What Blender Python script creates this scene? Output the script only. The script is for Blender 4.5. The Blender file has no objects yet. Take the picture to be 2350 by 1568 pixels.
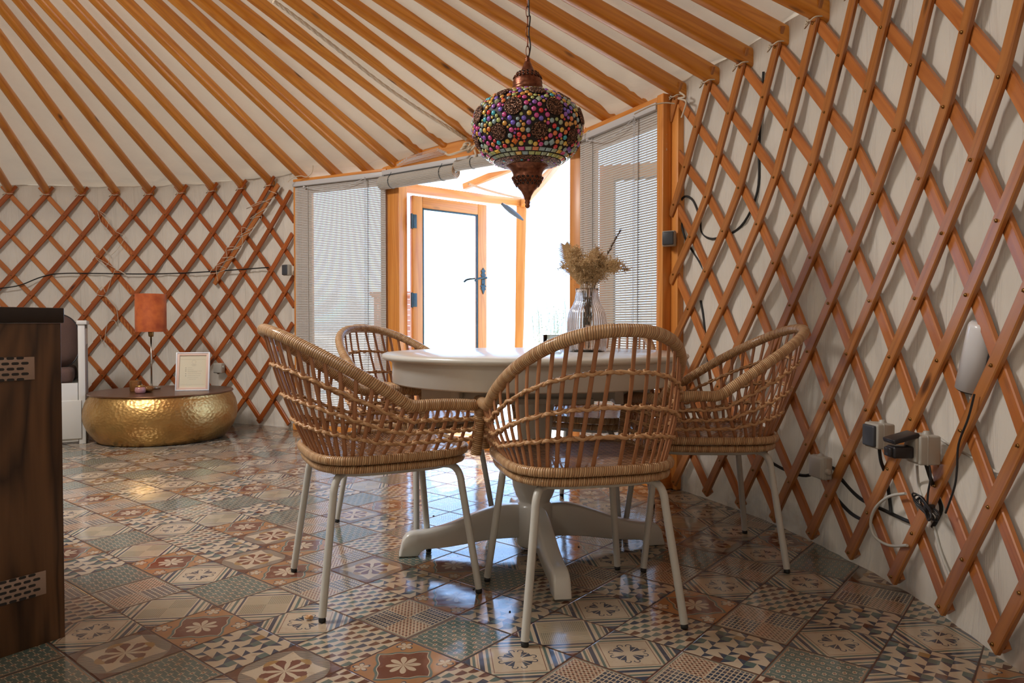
import bpy, bmesh, math, random
from mathutils import Vector, Matrix, noise
PI = math.pi
sin, cos, sqrt = math.sin, math.cos, math.sqrt
rnd = random.Random(7)
scene = bpy.context.scene
COL = scene.collection

# ------------------------------------------------------------------ camera
EYE = Vector((0, 0, 0.83)); FPX = 1615.0; PIT = -0.0224
cd = bpy.data.cameras.new('camera'); cam = bpy.data.objects.new('camera', cd); COL.objects.link(cam)
cam.location = EYE; cam.rotation_euler = (PI/2 + PIT, 0, 0)
cd.sensor_width = 36; cd.lens = FPX/2350*36; cd.clip_start = 0.02; cd.clip_end = 500
scene.camera = cam

def ray(px, py):
    a = (px-1175)/FPX; b = (784-py)/FPX
    return Vector((a, cos(PIT)-b*sin(PIT), sin(PIT)+b*cos(PIT)))
def at_z(px, py, z):
    d = ray(px, py); return EYE + d*((z-EYE.z)/d.z)
def at_y(px, py, y):
    d = ray(px, py); return EYE + d*(y/d.y)
def to_px(p):
    x, y, z = p[0], p[1], p[2]-EYE.z
    yf = y*cos(PIT)+z*sin(PIT); zu = -y*sin(PIT)+z*cos(PIT)
    return 1175+FPX*x/yf, 784-FPX*zu/yf

# ------------------------------------------------------------------ objects
def tag(o, label=None, cat=None, group=None, kind=None):
    if label: o['label'] = label
    if cat: o['category'] = cat
    if group: o['group'] = group
    if kind: o['kind'] = kind
    return o
def empty(name, loc=(0, 0, 0), rz=0.0, label=None, cat=None, group=None, kind=None):
    o = bpy.data.objects.new(name, None); COL.objects.link(o)
    o.location = loc; o.rotation_euler = (0, 0, rz); o.empty_display_size = 0.05
    return tag(o, label, cat, group, kind)
def copy_tree(o, parent=None):
    c = o.copy(); COL.objects.link(c)
    if parent is not None: c.parent = parent
    for ch in list(o.children): copy_tree(ch, c)
    return c

class MB:
    """collects shapes into one mesh, with uv in metres along/around"""
    def __init__(s): s.v = []; s.f = []; s.uv = []; s.m = []; s.sm = []
    def add(s, vs, fs, uvs=None, mi=0, smooth=True):
        b = len(s.v); s.v += [tuple(p) for p in vs]
        for k, f in enumerate(fs):
            s.f.append([b+i for i in f]); s.m.append(mi); s.sm.append(smooth)
            s.uv.append(uvs[k] if uvs else [(vs[i][0]+vs[i][2], vs[i][1]+vs[i][2]) for i in f])
        return s
    def box(s, c, size, M=None, mi=0, bev=0.0, seg=2):
        if bev <= 0:
            x, y, z = size[0]/2, size[1]/2, size[2]/2
            vs = [Vector((i*x, j*y, k*z)) for i in (-1, 1) for j in (-1, 1) for k in (-1, 1)]
            fs = [(0, 1, 3, 2), (4, 6, 7, 5), (0, 4, 5, 1), (2, 3, 7, 6), (0, 2, 6, 4), (1, 5, 7, 3)]
        else:
            bm = bmesh.new(); bmesh.ops.create_cube(bm, size=1.0)
            for v in bm.verts: v.co = Vector((v.co.x*size[0], v.co.y*size[1], v.co.z*size[2]))
            bmesh.ops.bevel(bm, geom=list(bm.edges), offset=bev, segments=seg, affect='EDGES', profile=0.5)
            bm.verts.index_update()
            vs = [v.co.copy() for v in bm.verts]; fs = [[v.index for v in f.verts] for f in bm.faces]; bm.free()
        uvs = []
        for f in fs:
            a, b, cc = vs[f[0]], vs[f[1]], vs[f[2]]
            n = (b-a).cross(cc-a); ax = max(range(3), key=lambda i: abs(n[i]))
            # u runs along the longest dimension of the box
            L = sorted([i for i in range(3) if i != ax], key=lambda i: -size[i])
            uvs.append([(vs[i][L[0]]+c[0], vs[i][L[1]]+c[1]) for i in f])
        if M is None: out = [v+Vector(c) for v in vs]
        else: out = [(M @ v)+Vector(c) for v in vs]
        return s.add(out, fs, uvs, mi, bev > 0)
    def sweep(s, path, prof, closed=False, caps=True, up=None, mi=0, smooth=True, scale=None, twist=None):
        """prof: radius or list of 2-D points; frames by parallel transport or fixed up"""
        P = [Vector(p) for p in path]; n = len(P)
        if not isinstance(prof, (list, tuple)):
            r = prof; k = 8 if r < 0.006 else 12
            prof = [(r*cos(2*PI*i/k), r*sin(2*PI*i/k)) for i in range(k)]
        k = len(prof); T = []
        for i in range(n):
            if closed: t = P[(i+1) % n]-P[i-1]
            else: t = P[min(i+1, n-1)]-P[max(i-1, 0)]
            T.append(t.normalized() if t.length > 1e-9 else Vector((0, 0, 1)))
        fr = []
        u0 = Vector(up) if up is not None and not callable(up) else Vector((0, 0, 1))
        if up is None:
            if abs(T[0].dot(u0)) > 0.9: u0 = Vector((1, 0, 0))
            x = (u0-T[0]*u0.dot(T[0])).normalized()
            for i in range(n):
                x = (x-T[i]*x.dot(T[i])).normalized(); fr.append((x, T[i].cross(x)))
            if closed:
                # spread the closing twist
                x2 = (fr[-1][0]-T[0]*fr[-1][0].dot(T[0])).normalized()
                ang = math.atan2(x2.dot(fr[0][1]), x2.dot(fr[0][0]))
                nf = []
                for i, (a, b) in enumerate(fr):
                    q = -ang*i/n; nf.append((a*cos(q)+b*sin(q), b*cos(q)-a*sin(q)))
                fr = nf
        else:
            for i in range(n):
                u = up(i) if callable(up) else u0
                x = (u-T[i]*u.dot(T[i])).normalized(); fr.append((x, T[i].cross(x)))
        vs = []; ln = [0.0]
        for i in range(1, n+(1 if closed else 0)): ln.append(ln[-1]+(P[i % n]-P[i-1]).length)
        per = [0.0]
        for j in range(1, k+1):
            a, b = prof[j-1], prof[j % k]; per.append(per[-1]+math.hypot(a[0]-b[0], a[1]-b[1]))
        for i in range(n):
            sc = scale[i] if scale else 1.0; sx, sy = sc if isinstance(sc, tuple) else (sc, sc)
            x, y = fr[i]
            if twist: q = twist[i]; x, y = x*cos(q)+y*sin(q), y*cos(q)-x*sin(q)
            for a, b in prof: vs.append(P[i]+x*(a*sx)+y*(b*sy))
        fs = []; uvs = []
        for i in range(n if closed else n-1):
            for j in range(k):
                j2 = (j+1) % k; i2 = (i+1) % n
                fs.append((i*k+j, i*k+j2, i2*k+j2, i2*k+j))
                uvs.append([(ln[i], per[j]), (ln[i], per[j+1]), (ln[i+1], per[j+1]), (ln[i+1], per[j])])
        s.add(vs, fs, uvs, mi, smooth)
        if caps and not closed:
            for i0, rev in ((0, True), (n-1, False)):
                loop = [i0*k+j for j in range(k)]
                if rev: loop = loop[::-1]
                s.add([vs[i] for i in loop], [tuple(range(k))], [[(ln[min(i0, len(ln)-1)]+0.3*prof[j][0], 0.3*prof[j][1]) for j in range(k)]], mi, False)
        return s
    def lathe(s, prof, c=(0, 0, 0), seg=32, mi=0, M=None, rib=None, smooth=True, sx=1.0, sy=1.0):
        vs = []; c = Vector(c); n = len(prof); dl = [0.0]
        for i in range(1, n): dl.append(dl[-1]+math.hypot(prof[i][0]-prof[i-1][0], prof[i][1]-prof[i-1][1]))
        for r, z in prof:
            for j in range(seg):
                a = 2*PI*j/seg; rr = r*(rib(a, z) if rib else 1.0)
                p = Vector((rr*cos(a)*sx, rr*sin(a)*sy, z))
                if M is not None: p = M @ p
                vs.append(p+c)
        fs = []; uvs = []
        rm = max(p[0] for p in prof)
        for i in range(n-1):
            for j in range(seg):
                j2 = (j+1) % seg
                fs.append((i*seg+j, i*seg+j2, (i+1)*seg+j2, (i+1)*seg+j))
                u0, u1 = 2*PI*rm*j/seg, 2*PI*rm*(j+1)/seg
                uvs.append([(u0, dl[i]), (u1, dl[i]), (u1, dl[i+1]), (u0, dl[i+1])])
        s.add(vs, fs, uvs, mi, smooth)
        for i0, rev in ((0, True), (n-1, False)):
            if prof[i0][0] > 1e-5:
                loop = [i0*seg+j for j in range(seg)]
                if rev: loop = loop[::-1]
                s.add([vs[i] for i in loop], [tuple(range(seg))], None, mi, False)
        return s
    def build(s, name, mats, parent=None, **kw):
        me = bpy.data.meshes.new(name); me.from_pydata(s.v, [], s.f)
        uvl = me.uv_layers.new(name='UVMap')
        flat = [c for f in s.uv for p in f for c in p]
        uvl.data.foreach_set('uv', flat)
        me.polygons.foreach_set('material_index', s.m); me.polygons.foreach_set('use_smooth', s.sm)
        if not isinstance(mats, (list, tuple)): mats = [mats]
        for m in mats: me.materials.append(m)
        me.update()
        o = bpy.data.objects.new(name, me); COL.objects.link(o)
        if parent is not None: o.parent = parent
        if kw: tag(o, **kw)
        return o
def rotz(a): return Matrix.Rotation(a, 3, 'Z')
def lerp(a, b, t): return a+(b-a)*t
def rrect(w, h, r, n=3):
    """rounded rectangle profile"""
    out = []
    for cx, cy, a0 in ((w/2-r, h/2-r, 0), (-w/2+r, h/2-r, PI/2), (-w/2+r, -h/2+r, PI), (w/2-r, -h/2+r, 1.5*PI)):
        for i in range(n+1):
            a = a0+PI/2*i/n; out.append((cx+r*cos(a), cy+r*sin(a)))
    return out
def spline(pts, n=8, closed=False):
    """Catmull-Rom through pts"""
    P = [Vector(p) for p in pts]; N = len(P); out = []
    for i in range(N if closed else N-1):
        if closed: a, b, c, d = P[i-1], P[i], P[(i+1) % N], P[(i+2) % N]
        else: a, b, c, d = P[max(i-1, 0)], P[i], P[i+1], P[min(i+2, N-1)]
        for k in range(n):
            t = k/n
            out.append(0.5*((2*b)+(c-a)*t+(2*a-5*b+4*c-d)*t*t+(3*b-a-3*c+d)*t**3))
    if not closed: out.append(P[-1])
    return out
# ------------------------------------------------------------------ materials: a small expression language over shader nodes
class N:
    nt = None
    def __init__(s, v): s.v = v
    @staticmethod
    def m(op, *a, clamp=False):
        n = N.nt.nodes.new('ShaderNodeMath'); n.operation = op; n.use_clamp = clamp
        for i, x in enumerate(a):
            x = x.v if isinstance(x, N) else x
            if isinstance(x, (int, float)): n.inputs[i].default_value = x
            else: N.nt.links.new(x, n.inputs[i])
        return N(n.outputs[0])
    def __add__(s, o): return N.m('ADD', s, o)
    __radd__ = __add__
    def __sub__(s, o): return N.m('SUBTRACT', s, o)
    def __rsub__(s, o): return N.m('SUBTRACT', o, s)
    def __mul__(s, o): return N.m('MULTIPLY', s, o)
    __rmul__ = __mul__
    def __truediv__(s, o): return N.m('DIVIDE', s, o)
    def __gt__(s, o): return N.m('GREATER_THAN', s, o)
    def __lt__(s, o): return N.m('LESS_THAN', s, o)
def absn(a): return N.m('ABSOLUTE', a)
def fract(a): return N.m('FRACT', a)
def floorn(a): return N.m('FLOOR', a)
def maxn(a, b): return N.m('MAXIMUM', a, b)
def minn(a, b): return N.m('MINIMUM', a, b)
def sinn(a): return N.m('SINE', a)
def sqrtn(a): return N.m('SQRT', a)
def atann(a, b): return N.m('ARCTAN2', a, b)
def mod2(a): return N.m('FLOORED_MODULO', a, 2.0)
def xor(a, b): return absn(a-b)
def band(x, a, b): return (x > a)*(x < b)
def rgb(c):
    n = N.nt.nodes.new('ShaderNodeRGB'); n.outputs[0].default_value = (c[0], c[1], c[2], 1); return N(n.outputs[0])
def mixc(f, a, b, mode='MIX'):
    n = N.nt.nodes.new('ShaderNodeMix'); n.data_type = 'RGBA'; n.blend_type = mode; n.clamp_factor = True
    ins = [i for i in n.inputs if i.type == 'RGBA']; fac = n.inputs[0]
    for sock, x in ((fac, f), (ins[0], a), (ins[1], b)):
        x = x.v if isinstance(x, N) else x
        if isinstance(x, (int, float)): sock.default_value = x
        elif isinstance(x, (tuple, list)): sock.default_value = (x[0], x[1], x[2], 1)
        else: N.nt.links.new(x, sock)
    return N([o for o in n.outputs if o.type == 'RGBA'][0])
def comb(x, y, z=0.0):
    n = N.nt.nodes.new('ShaderNodeCombineXYZ')
    for i, a in enumerate((x, y, z)):
        a = a.v if isinstance(a, N) else a
        if isinstance(a, (int, float)): n.inputs[i].default_value = a
        else: N.nt.links.new(a, n.inputs[i])
    return N(n.outputs[0])
def white(vec):
    n = N.nt.nodes.new('ShaderNodeTexWhiteNoise'); n.noise_dimensions = '3D'; N.nt.links.new(vec.v, n.inputs['Vector']); return N(n.outputs['Value'])
def noisef(vec, scale=5.0, detail=2.0, rough=0.5, dist=0.0):
    n = N.nt.nodes.new('ShaderNodeTexNoise'); n.inputs['Scale'].default_value = scale; n.inputs['Detail'].default_value = detail
    n.inputs['Roughness'].default_value = rough; n.inputs['Distortion'].default_value = dist
    if vec is not None: N.nt.links.new(vec.v, n.inputs['Vector'])
    return N(n.outputs['Fac'] if 'Fac' in n.outputs else n.outputs[0])
def voro(vec, scale, feature='F1', out='Distance', rnd_=1.0):
    n = N.nt.nodes.new('ShaderNodeTexVoronoi'); n.feature = feature; n.inputs['Scale'].default_value = scale; n.inputs['Randomness'].default_value = rnd_
    N.nt.links.new(vec.v, n.inputs['Vector']); return N(n.outputs[out])
def sep(vec):
    n = N.nt.nodes.new('ShaderNodeSeparateXYZ'); N.nt.links.new(vec.v, n.inputs[0]); return [N(o) for o in n.outputs]
def coord(kind='UV'):
    n = N.nt.nodes.new('ShaderNodeTexCoord'); return N(n.outputs[kind])
def position():
    n = N.nt.nodes.new('ShaderNodeNewGeometry'); return N(n.outputs['Position'])
def objrand():
    n = N.nt.nodes.new('ShaderNodeObjectInfo'); return N(n.outputs['Random'])
def mapr(x, a, b, c, d):
    n = N.nt.nodes.new('ShaderNodeMapRange')
    for i, q in enumerate((a, b, c, d)): n.inputs[1+i].default_value = q
    N.nt.links.new(x.v, n.inputs[0]); return N(n.outputs[0])
def bumpn(h, dist=0.002, strength=1.0, prev=None):
    n = N.nt.nodes.new('ShaderNodeBump'); n.inputs['Distance'].default_value = dist; n.inputs['Strength'].default_value = strength
    N.nt.links.new(h.v, n.inputs['Height'])
    if prev is not None: N.nt.links.new(prev.v, n.inputs['Normal'])
    return N(n.outputs[0])
MATS = {}
def mat(name, fn, **kw):
    """fn() returns dict: color, rough, metal, normal, emission ... as N or constants"""
    m = bpy.data.materials.new(name); m.use_nodes = True; nt = m.node_tree; N.nt = nt
    b = nt.nodes['Principled BSDF']
    d = fn() if callable(fn) else {'color': fn}
    d.update(kw)
    names = {'color': 'Base Color', 'rough': 'Roughness', 'metal': 'Metallic', 'normal': 'Normal', 'alpha': 'Alpha', 'ior': 'IOR',
             'trans': 'Transmission Weight', 'coat': 'Coat Weight', 'coat_rough': 'Coat Roughness', 'sheen': 'Sheen Weight', 'sub': 'Subsurface Weight',
             'spec': 'Specular IOR Level', 'emit': 'Emission Color', 'emit_s': 'Emission Strength'}
    for k, x in d.items():
        if k not in names: continue
        sock = b.inputs[names[k]]
        x = x.v if isinstance(x, N) else x
        if isinstance(x, (int, float)): sock.default_value = x
        elif isinstance(x, (tuple, list)): sock.default_value = (x[0], x[1], x[2], 1)
        else: nt.links.new(x, sock)
    MATS[name] = m
    return m
def S(r, g, b):
    f = lambda c: (c/255/12.92) if c/255 <= 0.04045 else ((c/255+0.055)/1.055)**2.4
    return (f(r), f(g), f(b))

def wood(base, dark, knots=True, rough=0.35, tint=0.35, coat=0.25, scale=1.0):
    def fn():
        uv = sep(coord('UV')); r = objrand()
        u = uv[0]*scale+r*37.0; v = uv[1]*scale+r*11.0
        g1 = noisef(comb(u*1.6, v*42.0, r*9.0), 1.0, 3.0, 0.6, 0.4)
        g2 = noisef(comb(u*5.0, v*160.0, r*3.0), 1.0, 2.0, 0.6)
        ring = absn(sinn((noisef(comb(u*0.9, v*11.0, r*5.0), 1.0, 1.5, 0.5)*30.0)))
        f = mapr(g1*0.5+g2*0.25+ring*0.25, 0.3, 0.8, 0.0, 1.0)
        c = mixc(f, dark, base)
        c = mixc(mapr(r, 0.0, 1.0, 0.0, tint), c, tuple(x*0.45 for x in dark))
        c = mixc(noisef(comb(u*1.1, v*3.0, r), 1.0, 2.0)*0.35, c, tuple(min(1, x*1.25) for x in base))
        if knots:
            vv = comb(u*2.2, v*7.0, r*20.0)
            d = voro(vv, 1.0)
            k = mapr(d, 0.05, 0.11, 1.0, 0.0)
            sel = white(floorn_vec(u*2.2, v*7.0, r))
            c = mixc(k*0.85, c, tuple(x*0.12 for x in dark))
        return {'color': c, 'rough': mapr(g1, 0.2, 0.8, rough-0.05, rough+0.12), 'coat': coat, 'coat_rough': 0.2,
                'normal': bumpn(g2*0.5+g1*0.5, 0.0006, 0.5)}
    return fn
def floorn_vec(a, b, c): return comb(floorn(a), floorn(b), c)

pine_roof = mat('varnished_pine_pole', wood(S(238, 162, 60), S(190, 106, 30), True, 0.3, 0.25, 0.3))
pine_lath_r = mat('pine_lath_brown', wood(S(194, 128, 66), S(146, 84, 38), True, 0.35, 0.35, 0.2))
pine_lath_l = mat('pine_lath_red', wood(S(188, 102, 42), S(130, 56, 18), True, 0.35, 0.45, 0.2))
pine_back = mat('pine_lath_back', wood(S(206, 130, 66), S(160, 86, 38), True, 0.35, 0.35, 0.2))
pine_frame = mat('pine_door_frame', wood(S(232, 160, 80), S(200, 118, 48), True, 0.35, 0.1, 0.2, 0.8))
walnut = None
def _walnut():
    uv = sep(coord('UV')); u, v = uv[1], uv[0]
    w = noisef(comb(v*1.3, u*26.0, 1.0), 1.0, 4.0, 0.6, 0.7)
    s = noisef(comb(v*0.8, u*5.5, 4.0), 1.0, 3.0, 0.55, 1.2)
    st = absn(sinn(s*16.0+u*9.0))
    f = mapr(w*0.45+st*0.4+s*0.15, 0.25, 0.85, 0.0, 1.0)
    c = mixc(f, S(38, 24, 15), S(116, 82, 54))
    return {'color': c, 'rough': 0.38, 'normal': bumpn(noisef(comb(v*6, u*150.0, 2.0), 1.0, 2.0), 0.0004, 0.4)}
walnut = mat('dark_walnut_panel', _walnut)

def canvas(col, col2, sc=6.0, stain=False):
    def fn():
        p = position(); xyz = sep(p)
        n1 = noisef(p, 1.7, 4.0, 0.6); n2 = noisef(p, sc, 5.0, 0.65, 0.6)
        c = mixc(mapr(n1, 0.3, 0.75, 0, 1), col, col2)
        if stain:
            f = mapr(xyz[2]+noisef(p, 9.0, 3.0)*0.22, 0.13, 0.25, 0.9, 0.0)*mapr(noisef(p, 3.5, 2.0), 0.42, 0.56, 0.0, 1.0)
            c = mixc(f, c, S(120, 84, 52))
        weave = noisef(p, 420.0, 1.0)
        if stain: n2 = noisef(comb(xyz[0]*9.0, xyz[1]*9.0, xyz[2]*1.1), 1.0, 4.0, 0.6, 0.8)
        return {'color': c, 'rough': 0.85, 'normal': bumpn(n2, 0.035 if stain else 0.012, 0.7 if stain else 0.55, bumpn(weave, 0.0004, 0.4)), 'sheen': 0.1}
    return fn
def translucent(m, col, f):
    nt = m.node_tree; t_ = nt.nodes.new('ShaderNodeBsdfTranslucent'); x_ = nt.nodes.new('ShaderNodeMixShader'); o_ = [n_ for n_ in nt.nodes if n_.type == 'OUTPUT_MATERIAL'][0]
    t_.inputs[0].default_value = (*col, 1); x_.inputs[0].default_value = f
    nt.links.new(nt.nodes['Principled BSDF'].outputs[0], x_.inputs[1]); nt.links.new(t_.outputs[0], x_.inputs[2]); nt.links.new(x_.outputs[0], o_.inputs[0])
canvas_wall = mat('cream_wall_canvas', canvas(S(216, 208, 197), S(198, 189, 177), 5.0, True))
canvas_roof = mat('cream_roof_canvas', canvas(S(212, 196, 176), S(194, 178, 156), 4.0))
translucent(canvas_roof, (1.0, 0.72, 0.42), 0.06); translucent(canvas_wall, (0.9, 0.7, 0.44), 0.02)
white_paint = mat('white_enamel', lambda: {'color': mixc(noisef(position(), 6.0, 2.0)*0.3, S(214, 212, 204), S(200, 196, 186)), 'rough': 0.28, 'coat': 0.3, 'coat_rough': 0.12})
chair_steel = mat('offwhite_powder_steel', lambda: {'color': mixc(noisef(position(), 30.0, 3.0)*0.3, S(198, 197, 190), S(184, 182, 174)), 'rough': 0.33})
bed_white = mat('white_bed_lacquer', S(206, 204, 198), rough=0.4)
black_rubber = mat('black_rubber', (0.012, 0.012, 0.012), rough=0.6)
black_plastic = mat('black_plastic', (0.018, 0.018, 0.02), rough=0.35)
grey_plastic = mat('pale_grey_plastic', S(176, 172, 162), rough=0.45)
charcoal = mat('charcoal_plastic', S(62, 66, 72), rough=0.4)
worktop_m = mat('black_brown_worktop', lambda: {'color': mixc(noisef(position(), 60.0, 4.0), S(22, 16, 15), S(36, 28, 25)), 'rough': 0.32})
vent_metal = mat('satin_vent_metal', S(168, 148, 136), metal=0.35, rough=0.4)
cord_white = mat('white_cord', lambda: {'color': S(222, 208, 186), 'rough': 0.9, 'normal': bumpn(sinn(sep(coord('UV'))[0]*1500.0+sep(coord('UV'))[1]*900.0), 0.0006, 0.8)})
cable_white = mat('white_cable', S(200, 198, 190), rough=0.5)
iron = mat('blackened_iron', lambda: {'color': mixc(noisef(position(), 40.0, 3.0), S(44, 60, 66), S(74, 92, 98)), 'rough': 0.45, 'metal': 0.5})
chrome = mat('brushed_steel', S(190, 184, 172), metal=1.0, rough=0.22)
brass = mat('dull_brass', S(150, 118, 70), metal=1.0, rough=0.35)
def _copper():
    p = position(); n1 = noisef(p, 60.0, 4.0)
    return {'color': mixc(mapr(n1, 0.3, 0.7, 0, 1), S(86, 50, 38), S(150, 96, 72)), 'metal': 0.85, 'rough': 0.34, 'normal': bumpn(n1, 0.001, 0.4)}
copper = mat('antique_copper', _copper)
def _filigree():
    p = position(); d = voro(p, 210.0)
    return {'color': mixc(mapr(d, 0.2, 0.6, 0, 1), S(176, 132, 108), S(52, 34, 28)), 'metal': 0.7, 'rough': 0.45, 'normal': bumpn(d, 0.002, 1.0)}
filigree = mat('filigree_metal', _filigree)
grout_m = mat('dark_lamp_grout', S(30, 22, 22), rough=0.6)
GEMC = [(214, 70, 150), (146, 84, 190), (222, 160, 66), (180, 190, 112), (220, 34, 46), (230, 124, 56), (150, 178, 184), (40, 176, 198), (168, 184, 152), (120, 96, 214), (236, 192, 74)]
gem_m = [mat('gem_glass_%s' % nm, S(*c), rough=0.12, coat=1.0, coat_rough=0.04, spec=0.7, emit=S(*c), emit_s=0.0) for nm, c in
         zip(('pink', 'violet', 'amber', 'lime', 'red', 'orange', 'grey', 'turquoise', 'sage', 'blue', 'yellow'), GEMC)]
def _gold():
    uv = sep(coord('UV')); v3 = comb(uv[0]*1.0, uv[1]*1.25, 0.0)
    d = voro(v3, 46.0)
    n1 = noisef(position(), 5.0, 3.0)
    return {'color': mixc(mapr(n1, 0.3, 0.7, 0, 1), S(176, 134, 78), S(204, 166, 106)), 'metal': 1.0, 'rough': 0.38, 'normal': bumpn(d, 0.0026, 0.9)}
gold = mat('hammered_gold', _gold)
def _bronze():
    n1 = noisef(position(), 9.0, 4.0)
    return {'color': mixc(n1, S(98, 66, 46), S(136, 98, 72)), 'metal': 0.75, 'rough': 0.3}
bronze = mat('bronze_drum_top', _bronze)
def rattan(c1, c2, pitch, amp=0.0025, dirn=0):
    def fn():
        uv = sep(coord('UV')); r = objrand()
        u, v = uv[0], uv[1]
        w = noisef(comb(u*14.0, v*10.0, 0.0), 1.0, 2.0)*0.006
        k = (u+v*0.12+w)/pitch
        fr = absn(fract(k)-0.5)*2.0
        strip = white(comb(floorn(k), 0.0, 3.0))
        gr = noisef(comb(u*260.0, v*30.0, 1.0), 1.0, 2.0)
        c = mixc(mapr(strip*0.6+gr*0.4, 0.15, 0.85, 0, 1), c2, c1)
        c = mixc(mapr(fr, 0.86, 1.0, 0.0, 0.8), c, tuple(x*0.25 for x in c2))
        h = N.m('POWER', N(fr.v), 3.0)
        return {'color': c, 'rough': 0.38, 'coat': 0.2, 'normal': bumpn(1.0-h, amp, 1.0)}
    return fn
rattan_wrap = mat('rattan_wrapping', rattan(S(214, 176, 132), S(176, 130, 88), 0.0062))
rattan_spindle = mat('rattan_spindle', lambda: {'color': mixc(noisef(comb(sep(coord('UV'))[0]*20, sep(coord('UV'))[1]*400, 0), 1.0, 2.0), S(142, 92, 60), S(186, 130, 88)), 'rough': 0.4, 'coat': 0.2})
rattan_knot = mat('rattan_knot', lambda: {'color': mixc(noisef(position(), 120.0, 2.0), S(170, 124, 84), S(212, 170, 124)), 'rough': 0.4, 'coat': 0.15})
def _seat():
    uv = sep(coord('UV')); u, v = uv[0], uv[1]
    row = floorn(v/0.009); off = mod2(row)*0.5
    fu = fract(u/0.034+off); fv = fract(v/0.009)
    h = sinn(fu*PI)*(1.0-N.m('POWER', absn(fv-0.5)*2.0, 4.0))
    c = mixc(white(comb(floorn(u/0.034+off), row, 0.0)), S(150, 104, 70), S(196, 146, 102))
    c = mixc(mapr(h, 0.0, 0.25, 0.85, 0.0), c, S(44, 24, 14))
    return {'color': c, 'rough': 0.32, 'coat': 0.3, 'normal': bumpn(h, 0.009, 1.0)}
seat_weave = mat('woven_rattan_seat', _seat)
velvet = mat('rust_velvet_shade', lambda: {'color': mixc(mapr(noisef(position(), 14.0, 3.0), 0.4, 0.7, 0, 1), S(186, 92, 36), S(150, 62, 18)), 'rough': 0.75, 'sheen': 0.1})
brown_cloth = mat('brown_cushion_cloth', lambda: {'color': mixc(noisef(position(), 200.0, 2.0), S(78, 58, 52), S(98, 74, 66)), 'rough': 0.9, 'normal': bumpn(noisef(position(), 9.0, 3.0), 0.02, 0.5)})
pale_slat = mat('grey_blind_slat', S(196, 192, 186), rough=0.7)
blind_rail = mat('white_blind_rail', S(202, 202, 204), rough=0.35)
glass_m = mat('clear_glass', (1, 1, 1), rough=0.0, trans=1.0, ior=1.12, spec=0.5)
vase_m = mat('smoky_rose_glass', lambda: {'color': S(242, 230, 220), 'rough': 0.03, 'trans': 0.95, 'ior': 1.22, 'coat': 0.5})
amber_m = mat('amber_glass', S(206, 144, 86), rough=0.05, trans=0.7, ior=1.25)
rose_glass = mat('rose_candle_glass', S(206, 150, 150), rough=0.1, trans=0.3, ior=1.45)
wax = mat('cream_wax', S(236, 220, 190), rough=0.5, sub=0.2)
tumbler_m = mat('green_clear_glass', S(240, 248, 244), rough=0.0, trans=1.0, ior=1.2)
pink_frame = mat('pale_pink_frame', S(218, 186, 168), rough=0.5)
white_gloss = mat('white_gloss', S(228, 228, 230), rough=0.2)
paper = mat('cream_paper', S(214, 204, 178), rough=0.8)
ink = mat('grey_ink', S(164, 154, 132), rough=0.8)
dry_m = mat('dry_grass_plume', lambda: {'color': mixc(objrand(), S(232, 200, 154), S(206, 170, 126)), 'rough': 0.9})
dry_dark = mat('dry_stem_dark', S(92, 70, 50), rough=0.9)
silver = mat('silver_shell', S(206, 208, 212), metal=0.55, rough=0.25)
# ------------------------------------------------------------------ floor tiles: ten printed patterns, one material each
CREAM, NAVY, TEAL, BROWN = S(192, 174, 150), S(48, 62, 82), S(82, 102, 98), S(92, 54, 42)
ORANGE, OCHRE, GROUT, RED = S(170, 124, 84), S(156, 122, 76), S(78, 50, 38), S(104, 56, 44)
def tile(fn):
    def g():
        uv = sep(coord('UV')); u, v = fract(uv[0]), fract(uv[1]); cu, cv = u-0.5, v-0.5
        c = fn(u, v, cu, cv)
        p = position(); pz = sep(p)
        wear = noisef(p, 26.0, 4.0, 0.65)
        c = mixc(mapr(wear, 0.56, 0.72, 0.0, 0.45), c, S(150, 118, 96))
        c = mixc(mapr(noisef(p, 3.0, 2.0), 0.3, 0.7, 0.0, 0.25), c, S(150, 130, 108))
        e = maxn(absn(cu), absn(cv)); gm = e > 0.489
        c = mixc(gm, c, GROUT)
        hb = mapr(e, 0.478, 0.494, 1.0, 0.0)
        wv = noisef(p, 7.0, 2.0)
        return {'color': c, 'rough': mapr(wear, 0.3, 0.7, 0.07, 0.15)+gm*0.4, 'spec': 0.8,
                'normal': bumpn(wv, 0.0035, 0.5, bumpn(hb, 0.0012, 0.8))}
    return g
def rings(m, base, stops):
    c = base
    for a, b, col in stops: c = mixc(band(m, a, b), c, col)
    return c
def border(c, cu, cv, w, col): return mixc(maxn(absn(cu), absn(cv)) > (0.5-w), c, col)
def pA(u, v, cu, cv):
    n = 11.0; a, b = u*n, v*n
    fa, fb = absn(fract(a)-0.5), absn(fract(b)-0.5); m = maxn(fa, fb)
    st = mod2(floorn(a)+floorn(b)) > 0.5
    c = mixc(white(comb(floorn(a), floorn(b), 1.0))*0.3, TEAL, S(66, 90, 88))
    ln = (fb < 0.06)*(1.0-st)+(fa < 0.06)*st
    c = mixc(ln*0.7, c, CREAM)
    c = mixc((m < 0.27)*st, c, CREAM)
    c = mixc((m < 0.14)*st, c, RED)
    c = border(c, cu, cv, 0.045, S(150, 120, 98)); c = border(c, cu, cv, 0.028, TEAL)
    return c
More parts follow.
